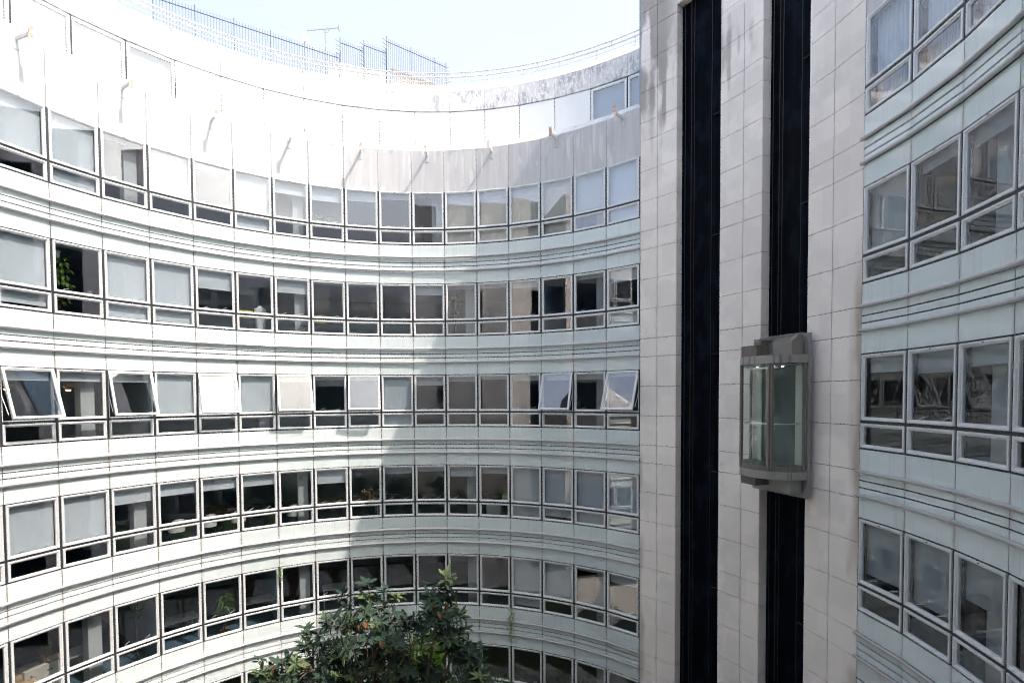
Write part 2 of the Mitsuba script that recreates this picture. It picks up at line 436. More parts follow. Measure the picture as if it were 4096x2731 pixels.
m_panes = [pane_mesh(MX0 + .06, MX1 - .06, MZ0 + .06, MZ1 - .06, s, 0.00015) for s in range(7)]
m_lpanes = [pane_mesh(MX0 + .06, MX1 - .06, LZ0 + .06, LZ1 - .06, 20 + s, 0.0001) for s in range(5)]
m_panes_open = [pane_mesh(MX0 + .06, MX1 - .06, MZ0 - DZ + .06, -.06, 40 + s, 0.00015) for s in range(4)]
pl_ = Polygon([(-hw, -HB), (hw, -HB), (hw, 0), (-hw, 0)], [[(MX0 + .004, LZ0 + .004), (MX1 - .004, LZ0 + .004), (MX1 - .004, LZ1 - .004), (MX0 + .004, LZ1 - .004)], [(MX0 + .004, MZ0 + .004), (MX1 - .004, MZ0 + .004), (MX1 - .004, MZ1 - .004), (MX0 + .004, MZ1 - .004)]])
tm_ = trimesh.creation.extrude_polygon(pl_, 0.10)
m_surround = shape((np.c_[tm_.vertices[:, 0], tm_.vertices[:, 2] + .001, tm_.vertices[:, 1]], tm_.faces))
m_latch = shape(Mesh().box(-0.018, 0.018, -0.033, -0.026, -0.054, -0.040))
m_handles = [shape(Mesh().tube([[x, 0.035, MZ0 + .09], [x + .01, .065, MZ0 + .10], [x + .14, .095, MZ0 + .145]], .010, 5)) for x in (-.33, .22)]

g = 0.010
SZ = [(-HB - 0.008, -2.418), (-2.462, -2.913), (-2.957, -3.392)]
m_span_top = shape(Mesh().box(-hw + g, hw - g, -0.012, 0.012, SZ[0][1], SZ[0][0]), uvxz=True)
m_span_low = shape(Mesh().box(-hw + g, hw - g, -0.012, 0.012, SZ[2][1], SZ[2][0]), uvxz=True)
m_strips = [shape(Mesh().box(-hw + g, hw - g, -0.012, 0.012, za, zb), uvxz=True) for za, zb in ((-2.608, -2.462), (-2.758, -2.636), (-2.913, -2.786))]
k = Mesh()
k.tube([[-hw + 0.004, -0.072, 0], [hw - 0.004, -0.072, 0]], 0.036, 10)
k.tube([[-hw + 0.02, -0.072, 0], [-hw + 0.05, -0.072, 0]], 0.042, 10)
m_rail = shape(k, smooth=40)
m_rail_bracket = shape(Mesh().box(-0.012, 0.012, -0.06, 0.02, -0.03, 0.03))
m_mullion = shape(Mesh().box(-0.042, 0.042, 0.003, 0.13, GROUND, ZP - 0.01))
m_backing = shape(Mesh().box(-hw, hw, 0.02, 0.10, -3.4, -HB))


def blind_mesh(z0, z1, bar=True):
    k = Mesh()
    n = 6
    xs = np.linspace(MX0 + .05, MX1 - .05, n + 1)
    v = [[x, 0.13 + 0.004 * math.sin(7 * x + 3 * z), z] for x in xs for z in (z1, z0)]
    k.add(v, [[2 * i, 2 * i + 1, 2 * i + 3, 2 * i + 2] for i in range(n)])
    if bar:
        k.box(MX0 + .05, MX1 - .05, 0.122, 0.14, z0 - 0.022, z0)
    return shape(k)


_blinds = {}


def blind(fr):
    fr = round(fr * 20) / 20
    if fr not in _blinds:
        z1 = MZ1 - 0.03
        _blinds[fr] = blind_mesh(z1 - fr * (MZ1 - MZ0 - 0.06), z1, fr < 0.95)
    return _blinds[fr]


_lblinds = {}


def lblind(fr):
    fr = round(fr * 10) / 10
    if fr not in _lblinds:
        _lblinds[fr] = blind_mesh(LZ1 - 0.02 - fr * (LZ1 - LZ0 - 0.05), LZ1 - 0.02, fr < 0.95)
    return _lblinds[fr]


def curtain_mesh():
    k = Mesh(); n = 60
    xs = np.linspace(MX0 + .04, MX1 - .04, n + 1)
    v = []
    for x in xs:
        for z in (-0.03, -1.93):
            v.append([x, 0.2 + 0.03 * math.sin(x * 52) + 0.012 * math.sin(x * 23 + 1), z])
    k.add(v, [[2 * i, 2 * i + 1, 2 * i + 3, 2 * i + 2] for i in range(n)])
    return shape(k, smooth=True)


m_curtain = curtain_mesh()


def make_window(bld, bay, row, i, bl=0.0, lbl=0.0, opened=0.0, handles=True, curtain=False, bmat='blind_fabric', label=None):
    w = part(bld, 'window')
    if label:
        labels[w] = {'label': label}
    m = bay(i, ztop(row))
    obj(w, 'surround', m_surround, 'mullion_dark', m)
    if opened:
        mo = move(m, 0, -0.012, DZ, rx=-opened)
        obj(w, 'frame', m_frame_open, 'aluminium_white', mo)
        obj(w, 'pane', rng.choice(m_panes_open), 'pane_glass', mo)
        for sm_ in m_stays:
            obj(w, 'stay', sm_, 'aluminium_white', m)
        obj(w, 'outer_frame', m_fixed_open, 'aluminium_white', m)
    else:
        obj(w, 'frame', m_frame, 'aluminium_white', m)
        obj(w, 'pane', rng.choice(m_panes), 'pane_glass_right' if bay is bay_right else 'pane_glass', m)
        if handles:
            for hm in m_handles:
                obj(w, 'handle', hm, 'aluminium_white', m)
        obj(w, 'latch', m_latch, 'mullion_dark', m)
    obj(w, 'lower_frame', m_lframe, 'aluminium_white', m)
    obj(w, 'lower_pane', rng.choice(m_lpanes), 'pane_glass_right' if bay is bay_right else 'pane_glass', m)
    if curtain:
        obj(w, 'curtain', m_curtain, 'curtain_fabric', m)
    if bl:
        obj(w, 'blind', blind(bl), bmat, m)
    if lbl:
        obj(w, 'lower_blind', lblind(lbl), bmat, m)
    return w


def make_spandrel(bld, bay, row, i):
    m = bay(i, ztop(row))
    obj(bld, 'spandrel_panel', m_span_top, 'spandrel_glass', m)
    for st_ in m_strips:
        obj(bld, 'spandrel_strip', st_, 'spandrel_glass', m)
    obj(bld, 'spandrel_panel', m_span_low, 'spandrel_glass', m)
    for z in (-2.435, -2.93):
        obj(bld, 'rail', m_rail, 'rail_metal', move(m, 0, 0, z))


# ------------------------------------------------------------------ the curved office building on the left
L = thing('curved_building', 'tall concave office building of pale glass bands and white framed windows curving round the courtyard', 'building')
I0, I1 = -3, 16
TL0, TL1 = T0 + DT * (I0 - 5), T0 + DT * 16
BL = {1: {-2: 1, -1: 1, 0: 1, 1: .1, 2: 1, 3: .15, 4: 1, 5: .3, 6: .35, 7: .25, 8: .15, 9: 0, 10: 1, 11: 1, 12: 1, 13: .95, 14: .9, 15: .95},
      2: {-2: 1, -1: 1, 0: .05, 1: 1, 2: 1, 3: .45, 4: .05, 5: .35, 6: .05, 7: .05, 8: 0, 9: .25, 10: .1, 11: .1, 12: .15, 13: 0, 14: .1, 15: .3},
      3: {-2: .2, -1: .2, 0: .2, 1: .2, 2: 1, 3: 1, 4: 1, 5: .15, 6: .1, 7: 0.1, 8: 1, 9: .25, 10: .15, 11: .1, 12: .15, 13: .15, 14: .15, 15: .1},
      4: {-2: 1, -1: 1, 0: 1, 1: .35, 2: .3, 3: .3, 4: .3, 5: 0, 6: .4, 7: 0.05, 8: .2, 9: .15, 10: .3, 11: .2, 12: 1, 13: 1, 14: 1, 15: 1},
      5: {-2: 0, 3: .05, 12: 1, 13: 1, 14: .1, 15: .25}, 6: {}}
LBL = {1: {-1: 0, 0: 1, 4: 1, 9: 0, 10: 1, 11: 1, 12: 1, 13: .9, 15: 1}, 2: {-1: .7, 1: .8, 2: .8, 15: .9}, 3: {8: 1}, 4: {12: 1, 13: .7, 14: 1, 15: .8}, 5: {12: .8}, 6: {}}
OPEN = {-1: .33, 1: .33, 3: .34, 5: .36, 7: .36, 13: .30, 15: .34}
for row in ROWS:
    for i in range(I0, I1):
        if row == 3 and i in OPEN:
            make_window(L, bay_left, row, i, BL[3].get(i, 0), LBL[3].get(i, 0), OPEN[i], label='open top-hung white framed window tilted outwards')
        else:
            make_window(L, bay_left, row, i, BL[row].get(i, 0), LBL[row].get(i, 0), handles=rng.random() < 0.6, bmat='tower_reflection_cream' if row == 1 and 10 <= i <= 13 else 'blind_fabric')  # cream blinds next to the tower are added, imitating its reflection in the panes
        if row < 6:
            make_spandrel(L, bay_left, row, i)
for i in range(I0, I1 + 1):
    obj(L, 'mullion', m_mullion, 'mullion_dark', frame_at(T0 + DT * i, R, 0))
# parapet with sloped coping, penthouse behind it
m_parapet = shape(Mesh().extrude_x([(0, ZP), (0, ZPT), (0.35, ZPT + .33), (0.62, ZPT + .33), (0.62, ZP)], -hw + .006, hw - .006), False)
for i in range(I0, I1):
    obj(L, 'parapet_panel', m_parapet, 'concrete', bay_left(i, 0))
obj(L, 'parapet_core', ring_slab(R + .03, R + .55, TL0, TL1, ZP + .02, ZPT - .02, 60), 'mullion_dark')
RP, TP, DP, ZF = 12.746, -0.88145, 0.115948, 11.94
WP = 2 * RP * math.sin(DP / 2); hp = WP / 2
bay_pent = lambda k, z: frame_at(TP + DP * (k + .5), RP * math.cos(DP / 2), z)
m_fascia = shape(Mesh().extrude_x([(-.02, ZF + .015), (-.02, 12.78), (0.66, 13.42), (0.9, 13.42), (0.9, ZF + .015)], -hp + .006, hp - .006))
m_ppanel = shape(Mesh().box(-hp + .012, hp - .012, 0, .05, 9.0, ZF - .02))
PF = [(0, .03), (0, -.02), (.006, -.026), (.05, -.026), (.06, -.01), (.08, -.01), (.085, .02)]
m_pframe = shape(Mesh().rings(-hp + .03, hp - .03, 9.2, ZF - .05, PF))
m_ppane = pane_mesh(-hp + .1, hp - .1, 9.27, ZF - .12, 77, .002)
m_pblind = shape(Mesh().box(-hp + .09, hp - .09, .13, .135, 9.3, ZF - .1))
for k_ in range(-5, 17):
    mm = bay_pent(k_, 0)
    obj(L, 'fascia_panel', m_fascia, 'fascia_paint', mm)
    if k_ < 1 or k_ >= 12:
        w = part(L, 'penthouse_window')
        obj(w, 'frame', m_pframe, 'aluminium_white', mm)
        obj(w, 'pane', m_ppane, 'pane_glass', mm)
        obj(w, 'blind', m_pblind, 'blind_blue', mm)
    else:
        obj(L, 'penthouse_panel', m_ppanel, 'penthouse_panel', mm)
TPa, TPb = TP - 5 * DP, TP + 17 * DP
obj(L, 'penthouse_core', ring_slab(RP + .16, RP + .85, TPa, TPb, 9.0, ZF + .3, 40), 'mullion_dark')
m_pm = shape(Mesh().box(-.035, .035, .01, .12, 9.0, ZF))
for k_ in range(-5, 18):
    obj(L, 'penthouse_mullion', m_pm, 'mullion_dark', frame_at(TP + DP * k_, RP, 0))
obj(L, 'terrace', ring_slab(R + .5, RP + 1, TL0, TPb, 8.5, 8.95, 60), 'coping_paint')
obj(L, 'roof', ring_slab(RP + .8, R + 8, TPa, TPb, 13.0, 13.38, 50), 'coping_paint')
# storeys inside
RB = R + 6.0
for row in [0] + ROWS:
    zc = ztop(row) - HB - 0.22
    obj(L, 'floor_slab', ring_slab(R + .13, RB, TL0, TL1, zc - 0.9 if row < 6 else zc - .3, zc, 60), 'room_ceiling' if row == 0 else 'room_floor')
    if row:
        obj(L, 'ceiling', sector_disc(R + .14, RB, TL0, TL1, ztop(row) + 0.30, 60), 'room_ceiling')
obj(L, 'rear_wall', ring_wall(RB - .02, TL0, TL1, GROUND, 13.2, 50), 'room_wall')
for s, t in ((0, TL0), (1, TL1)):
    mm = Mesh().box(-.12, 0 if s else .12, .14, RB - R, GROUND, 13.0)
    obj(L, 'end_wall', mm, 'room_wall', frame_at(t, R, 0))
m_part = shape(Mesh().box(-.05, .05, .30, 5.9, -HB - .22, .30))
m_col = shape(Mesh().box(-.17, .17, .32, .66, -HB - .22, .30))
for row, ii in ((1, (3, 9, 13)), (2, (3, 8, 13)), (3, (2, 6, 12)), (4, (1, 6, 12)), (5, (2, 5, 11)), (6, (3, 9))):
    for i in ii:
        obj(L, 'partition_wall', m_part, 'room_wall', frame_at(T0 + DT * i, R, ztop(row)))
for row, ii in ((1, (1, 5, 9, 14)), (2, (5, 10, 14)), (3, (0, 4, 8, 14)), (4, (1, 5, 10, 14)), (5, (0, 5, 10, 14)), (6, (2, 10, 14))):
    for i in ii:
        obj(L, 'column', m_col, 'column_paint', move(frame_at(T0 + DT * (i + .72), R, ztop(row))))
# backing behind spandrel glass, one band per storey
for row in [1, 2, 3, 4, 5]:
    obj(L, 'spandrel_backing', ring_slab(R + .02, R + .10, TL0, TL1, ztop(row) - 3.385, ztop(row) - HB - .012, 60), 'joint_dark')
# parapet brackets
mb = Mesh().box(-.022, .022, -.58, 0, -.04, .045)
mb2 = Mesh().box(-.06, .06, -.012, 0, -.26, .11)
mtip = Mesh().box(-.05, .05, -.60, -.575, -.17, .19)
s1, s2, s3 = shape(mb), shape(mb2), shape(mtip)
for q in range(9):
    i = 2 * q - 0.5
    w = part(L, 'bracket')
    mm = frame_at(T0 + DT * i, R * (math.cos(DT / 2) if True else 1), 8.96)
    obj(w, 'arm', s1, 'bracket_paint', mm)
    obj(w, 'wall_plate', s2, 'bracket_paint', mm)
    obj(w, 'end_plate', s3, 'bracket_rust', mm)
# roof railing
RR = 13.5
ts = np.linspace(TPa, TPb, 90)
rl = part(L, 'roof_railing')
for z, r_ in ((13.64, .014), (13.81, .034), (13.99, .034), (13.48, .014)):
    obj(rl, 'rail', shape(Mesh().tube([pol(RR, t, z) for t in ts], r_, 6), True), 'railing_paint')
mpost = shape(Mesh().tube([[0, 0, 13.40], [0, 0, 13.83]], .016, 6).tube([[0, 0, 13.60], [0, 0, 13.66]], .03, 6))
mpost2 = shape(Mesh().tube([[.6, 0, 13.80], [.6, 0, 14.0]], .018, 6))
for k_ in range(-5, 18):
    obj(rl, 'post', mpost, 'railing_paint', frame_at(TP + DP * k_, RR, 0))
    obj(rl, 'post', mpost2, 'railing_paint', frame_at(TP + DP * k_, RR, 0))

# ------------------------------------------------------------------ the office building on the right
Rb = thing('office_building', 'office building at the right edge with pale green glass bands and tall white framed windows', 'building')
J1 = 6
TR0, TR1 = T2, T2 + DT2 * J1
BR = {1: {}, 2: {0: .95, 1: .15, 2: .2, 3: .2}, 3: {0: .25, 1: .3, 2: .25, 3: .3}, 4: {0: .85, 1: .95, 2: .55, 3: .8}, 5: {}, 6: {}}
for row in ROWS:
    for j in range(J1):
        make_window(Rb, bay_right, row, j, BR[row].get(j, 0), handles=rng.random() < .3, curtain=(row == 1 and j < 3), bmat='blind_grey')
        if row < 6:
            make_spandrel(Rb, bay_right, row, j)
for j in range(J1 + 1):
    obj(Rb, 'mullion', m_mullion, 'mullion_dark', frame_at(T2 + DT2 * j, R, 0))
for j in range(J1):
    obj(Rb, 'parapet_panel', m_parapet, 'concrete', bay_right(j, 0))
for row in [0] + ROWS:
    zc = ztop(row) - HB - 0.22
    obj(Rb, 'floor_slab', ring_slab(R + .13, RB, TR0, TR1, zc - 0.9, zc, 20), 'room_floor')
    if row:
        obj(Rb, 'ceiling', sector_disc(R + .14, RB, TR0, TR1, ztop(row) + 0.30, 20), 'room_ceiling')
        if row < 6:
            obj(Rb, 'spandrel_backing', ring_slab(R + .02, R + .10, TR0, TR1, ztop(row) - 3.385, ztop(row) - HB - .012, 20), 'joint_dark')
        obj(Rb, 'column', m_col, 'column_paint', frame_at(T2 + DT2 * 2.35, R, ztop(row)))
obj(Rb, 'rear_wall', ring_wall(RB - .02, TR0, TR1, GROUND, 13.2, 20), 'room_wall')
obj(Rb, 'penthouse_wall', ring_slab(RP, RB, TR0, TR1, 9.0, 13.3, 20), 'coping_paint')

# ------------------------------------------------------------------ the building the photograph is taken from (closes the courtyard behind the camera)
B = thing('rear_building', 'glass banded office building closing the courtyard behind the viewpoint', 'building')
TB0, TB1 = TR1, TL0 + 2 * math.pi
nb = int(round((TB1 - TB0) / DT)); DB = (TB1 - TB0) / nb
bay_rear = lambda i, z: frame_at(TB0 + DB * (i + .5), R * math.cos(DB / 2), z, DB / DT)
icam = (math.radians(166.0) - TB0) / DB
RTA, RTB = 190.5, 246.5
fr_v = Mesh().rings(MX0, MX1, MZ0, MZ1, PROF).rings(MX0, MX1, LZ0, LZ1, PROF)
sp_v = Mesh()
for (zb, za) in SZ:
    sp_v.box(-hw + g, hw - g, -0.012, 0.012, za, zb)
sp_v2 = Mesh().tube([[-hw, -.072, -2.435], [hw, -.072, -2.435]], .036, 6).tube([[-hw, -.072, -2.93], [hw, -.072, -2.93]], .036, 6)
pn_v = Mesh().quad([MX0 + .06, .02, MZ0 + .06], [MX1 - .06, .02, MZ0 + .06], [MX1 - .06, .02, MZ1 - .06], [MX0 + .06, .02, MZ1 - .06]).quad([MX0 + .06, .02, LZ0 + .06], [MX1 - .06, .02, LZ0 + .06], [MX1 - .06, .02, LZ1 - .06], [MX0 + .06, .02, LZ1 - .06])
bl_v = Mesh().quad([MX0 + .06, .13, MZ0 + .8], [MX1 - .06, .13, MZ0 + .8], [MX1 - .06, .13, MZ1 - .06], [MX0 + .06, .13, MZ1 - .06])
for row in ROWS:
    F, S, Q, P_, D = Mesh(), Mesh(), Mesh(), Mesh(), Mesh()
    for i in range(nb):
        m = bay_rear(i, ztop(row))
        tdeg = math.degrees(TB0 + DB * (i + .5))
        if RTA < tdeg < RTB:
            continue
        if not (row == 3 and abs(i + .5 - icam) < 3.2):
            F.put(fr_v, m); P_.put(pn_v, m)
            if rng.random() < .6:
                D.put(bl_v, m)
        if row < 6:
            S.put(sp_v, m); Q.put(sp_v2, m)
    obj(B, 'window_strip', F, 'aluminium_white'); obj(B, 'pane_strip', P_, 'pane_glass'); obj(B, 'blind_strip', D, 'blind_fabric')
    if row < 6:
        v, f = S.get()
        obj(B, 'spandrel_band', ply((v, f), None, uv=np.zeros((len(v), 2))), 'spandrel_glass'); obj(B, 'rail_band', Q, 'rail_metal')
        obj(B, 'spandrel_backing', ring_slab(R + .02, R + .10, TB0, TB1, ztop(row) - 3.4, ztop(row) - HB + .03, 30), 'mullion_dark')
    zc = ztop(row) - HB - 0.22
    obj(B, 'floor_slab', ring_slab(R + .13, RB, TB0, TB1, zc - .9, zc, 40), 'room_floor')
    obj(B, 'ceiling', sector_disc(R + .14, RB, TB0, TB1, ztop(row) + 0.30, 40), 'room_ceiling')
obj(B, 'floor_slab', ring_slab(R + .13, RB, TB0, TB1, ztop(0) - HB - 1.1, ztop(0) - HB - .22, 40), 'room_floor')
obj(B, 'parapet', ring_slab(R, R + .6, TB0, TB1, ZP, ZPT + .3, 40), 'concrete')
obj(B, 'penthouse_wall', ring_slab(RP, RB, TB0, TB1, 9.0, 13.3, 40), 'coping_paint')
obj(B, 'rear_wall', ring_wall(RB - .02, TB0, TB1, GROUND, 13.2, 40), 'room_wall')

# ------------------------------------------------------------------ lift tower
Tw = thing('lift_tower', 'pale stone clad tower of three folded piers with two dark vertical lift shafts', 'tower')
D2 = math.radians
l0, l1, l2, l3 = D2(44.66), D2(48.06), D2(51.83), D2(52.0)
m0, m1, m2 = D2(60.03), D2(64.24), D2(67.54)
r0, r1, r2 = D2(75.32), D2(79.27), D2(83.85)
TOP = 14.2
ZS, HS = 1.7944, 0.5795
HTALL = (H - HS) / 3
rows = []
for n in range(-4, 5):
    z = ZS - H * n
    rows.append((z - HS, z))
    for k_ in range(3):
        rows.append((z - HS - HTALL * (k_ + 1), z - HS - HTALL * k_))
rows = [(max(z0, GROUND), min(z1, TOP)) for z0, z1 in rows if z1 > GROUND + .1 and z0 < TOP - .1]
P2 = lambda r, t: [CA + r * math.sin(t), CB + r * math.cos(t)]


def wall_piece(ta, ra, tb, rb, z0, z1, gap=0.0085, thick=0.028, gl=None):
    """a stone slab between two plan points, its face on their line"""
    pa, pb = np.array(P2(ra, ta)), np.array(P2(rb, tb)); d = (pb - pa) / np.linalg.norm(pb - pa)
    n_ = np.array([-d[1], d[0]])
    pa, pb = pa + d * gap, pb - d * gap
    return Mesh().prism([pa, pb, pb + n_ * thick, pa + n_ * thick], z0 + gap * .8, z1 - gap * .8)


faces = [(l0, R, l1, R), (l1, R, l2, R), (l2, R, l2 + .002, R + .27), (m0, R, m1, R), (m1, R, m2, R), (m2, R, m2 + .002, R + .27), (r0, R, r1, R), (r1, R, r2, R)]
for fc in faces:
    for z0, z1 in rows:
        obj(Tw, 'stone_panel', wall_piece(*fc, z0, z1), 'stone')
for ta, tb in ((l0, l2), (m0, m2), (r0, r2)):
    tm = {l0: l1, m0: m1, r0: r1}[ta]
    e = .0016
    obj(Tw, 'pier_core', Mesh().prism([P2(R + .02, ta + (e if ta != l0 else 0)), P2(R + .02, tm), P2(R + .02, tb - e), P2(R + 5, tb - e), P2(R + 5, ta + e)], GROUND, TOP), 'stone_joint')
for ta, tb in ((l2, m0), (m2, r0)):
    zlo = GROUND
    for n in range(8):
        za, zb = ZT + 0.4 - H * (n - 4), ZT + 0.4 - H * (n - 3)
        za, zb = min(za, TOP), max(zb, GROUND)
        if za - zb < .1:
            continue
        obj(Tw, 'shaft_glazing', wall_piece(ta, R + .26, tb, R + .26, zb, za, .003, .02), 'shaft_glazing')
    obj(Tw, 'shaft_core', Mesh().prism([P2(R + .29, ta), P2(R + .29, tb), P2(R + 5, tb), P2(R + 5, ta)], GROUND, TOP), 'mullion_dark')
    # vertical guide rails and cables in front of the glazing
    for fr, rad, mt in ((.12, .008, 'cable_steel'), (.26, .009, 'rust_steel'), (.33, .006, 'cable_steel'), (.72, .006, 'cable_steel')):
        t = ta + (tb - ta) * fr
        p = pol(R * math.cos((tb - ta) / 2) + .20, t)
        obj(Tw, 'guide_rail', Mesh().tube([[p[0], p[1], GROUND], [p[0], p[1], TOP - .3]], rad, 6), mt)
    for n in range(7):
        z = ZT + .35 - H * (n - 3)
        t = tb - 0.02
        obj(Tw, 'shaft_ledge', Mesh().box(-.16, .17, -.06, .0, -.012, .012), 'shaft_ledge_paint', frame_at(t, R * math.cos((tb - ta) / 2) + .25, z))
obj(Tw, 'lintel', wall_piece(l2, R, m0, R, 11.62, 12.56), 'stone')
obj(Tw, 'lintel', wall_piece(l2, R, m0, R, 12.56, 13.5), 'stone')
obj(Tw, 'lintel', wall_piece(l2, R, m0, R, 13.5, TOP), 'stone')
obj(Tw, 'lintel_core', Mesh().prism([P2(R + .03, l2), P2(R + .03, m0), P2(R + .28, m0), P2(R + .28, l2)], 11.63, TOP), 'stone')
obj(Tw, 'tower_cap', Mesh().prism([P2(R - .0, l0), P2(R, l2), P2(R, m1), P2(R, r0), P2(R, r2), P2(R + 5, r2), P2(R + 5, m1), P2(R + 5, l0)], TOP, TOP + .12), 'stone')

# a second stone tower behind the viewpoint, seen only as a reflection in the windows
Tv = thing('stone_tower', 'second pale stone tower behind the viewpoint that shows as reflections in the windows', 'tower')
edges = [191.2, 195, 199, 203, 207, 211, 215, 219, 223, 226.5, None, 233, 237, 241, 245.8]
for z0, z1 in rows:
    cm = Mesh()
    for e0, e1 in zip(edges[:-1], edges[1:]):
        if e0 and e1:
            cm.put(wall_piece(D2(e0), R - .02, D2(e1), R - .02, z0, z1), np.eye(4))
    obj(Tv, 'stone_course', cm, 'stone')
obj(Tv, 'tower_core', ring_slab(R + .02, R + 5, D2(190.6), D2(226.4), GROUND, TOP, 20), 'stone_joint')
obj(Tv, 'tower_core', ring_slab(R + .02, R + 5, D2(233.1), D2(246.4), GROUND, TOP, 8), 'stone_joint')
obj(Tv, 'shaft_core', ring_slab(R + .4, R + 5, D2(226.4), D2(233.1), GROUND, TOP, 4), 'shaft_glazing')

# ------------------------------------------------------------------ glass lift cabin
tc = math.radians(71.43)
ml = frame_at(tc, 0, 0)                       # local: x along the chord, y = distance from the courtyard centre, z
Cn = thing('lift_cabin', 'bow fronted glass lift cabin with weathered metal top hanging in the right hand shaft', 'lift')
BACK, HWc, DEP, XC = 9.84, 0.81, 0.87, 0.145


def bow(s, k_=1.0):
    """front outline from right (s=0) over the front to left (s=1)"""
    a_ = s * math.pi; n_ = 2.25
    cx_, sy_ = math.cos(a_), math.sin(a_)
    return np.array([XC + k_ * HWc * math.copysign(abs(cx_) ** (2 / n_), cx_), BACK - k_ * DEP * abs(sy_) ** (2 / n_)])


def bow_pts(n=48, k_=1.0, a0=0.0, a1=1.0):
    return np.array([bow(a0 + (a1 - a0) * i / n, k_) for i in range(n + 1)])


def bow_solid(k_, z0, z1):
    p = bow_pts(48, k_)
    return Mesh().prism(p, z0, z1)


def bow_sheet(k_, z0, z1, a0, a1, n=24, wav=0.0):
    p = bow_pts(n, k_, a0, a1); nz = 10
    m = Mesh(); zs = np.linspace(z0, z1, nz + 1)
    v = [[x + wav * math.sin(3.1 * z + 9 * x), y + wav * math.sin(4.3 * z + 7 * x), z] for x, y in p for z in zs]
    q = [[i * (nz + 1) + j, (i + 1) * (nz + 1) + j, (i + 1) * (nz + 1) + j + 1, i * (nz + 1) + j + 1] for i in range(n) for j in range(nz)]
    return m.add(v, q)


obj(Cn, 'canopy_band', bow_solid(1.0, .715, .90), 'cabin_steel', ml)
obj(Cn, 'base_band', bow_solid(1.0, -1.985, -1.80), 'cabin_steel', ml)
obj(Cn, 'sill_band', bow_solid(.985, -1.80, -1.68), 'cabin_bronze', ml)
obj(Cn, 'floor', bow_solid(.95, -1.68, -1.66), 'cabin_floor', ml)
obj(Cn, 'ceiling', bow_solid(.95, .66, .71), 'cabin_wall', ml)
obj(Cn, 'back_plate', Mesh().box(-.67, .90, BACK, BACK + .06, -2.43, 1.40).box(.90, .965, BACK - .02, BACK + .07, -2.43, 1.40), 'cabin_plate', ml)
obj(Cn, 'back_wall', Mesh().box(-.36, .64, BACK - .03, BACK, -1.66, .66), 'cabin_wall', ml)
for s in (-1, 1):
    x0, x1 = sorted((XC + s * .50, XC + s * .77))
    obj(Cn, 'side_panel', Mesh().box(x0, x1, BACK - .05, BACK - .002, -1.66, .66), 'cabin_wall_pale', ml)
# glazing and posts; the front posts stand where the panes meet
sp1 = next(i / 400 for i in range(400) if bow(i / 400)[0] < .60)
cuts = [0.03, sp1, 1 - sp1, .97]
for a0, a1 in zip(cuts[:-1], cuts[1:]):
    obj(Cn, 'pane', shape(bow_sheet(.965, -1.68, .715, a0, a1, 24, .003), True), 'cabin_glass', ml)
for s in cuts:
    for k_ in ((-.012, .012) if s not in (.03, .97) else (0,)):
        x, y = bow(s + k_, .975)
        obj(Cn, 'post', Mesh().box(x - .022, x + .022, y - .03, y + .03, -1.80, .715), 'cabin_bronze', ml)
pr = bow_pts(40, .86, .05, .95)
obj(Cn, 'handrail', shape(Mesh().tube(np.c_[pr, np.full(len(pr), -.70)], .018, 8), 40), 'chrome', ml)
obj(Cn, 'downlight_bar', Mesh().box(-.35, .6, 9.25, 9.35, .60, .64), 'chrome', ml)
scene['downlight_glow'] = {'type': 'diffuse', 'reflectance': {'type': 'rgb', 'value': [0.8, 0.8, 0.8]}}
for x, y in ((.36, 9.42), (.55, 9.5), (-.05, 9.35)):
    key = obj(Cn, 'downlight', Mesh().prism([[x + .03 * math.cos(a_), y + .03 * math.sin(a_)] for a_ in np.linspace(0, 2 * math.pi, 11)[:-1]], .635, .655), 'downlight_glow', ml)
    scene[key]['emitter'] = {'type': 'area', 'radiance': {'type': 'rgb', 'value': [0.35, 0.35, 0.33]}}
# machinery on the roof and under the floor
obj(Cn, 'roof_box', Mesh().box(-.42, .06, 9.2, 9.60, .90, 1.18), 'cabin_bronze', ml)
obj(Cn, 'roof_box', Mesh().box(.30, .84, 9.45, 9.80, .90, 1.23), 'cabin_box', ml)
obj(Cn, 'roof_arm', Mesh().extrude_x([(9.5, 1.23), (9.80, 1.23), (9.80, 1.36), (9.68, 1.36)], .68, .82), 'cabin_box', ml)
k = Mesh().box(-.25, -.05, 9.45, 9.7, 1.18, 1.28).tube([[-.12, 9.5, 1.31], [-.12, 9.80, 1.31]], .055, 8).tube([[-.25, 9.6, 1.2], [.02, 9.55, 1.34], [.10, 9.6, 1.30]], .012, 6)
obj(Cn, 'roof_motor', k, 'cabin_bronze', ml)
k = Mesh()
for i in range(26):
    k.box(-.2 + i * .038, -.178 + i * .038, BACK - .03, BACK + .075, 1.385, 1.425)
obj(Cn, 'comb_strip', k, 'cabin_plate', ml)
obj(Cn, 'underside_box', Mesh().box(-.40, .06, 9.2, 9.62, -2.22, -1.985), 'cabin_bronze', ml)
obj(Cn, 'underside_box', Mesh().box(.32, .84, 9.45, 9.82, -2.30, -1.985), 'cabin_plate', ml)

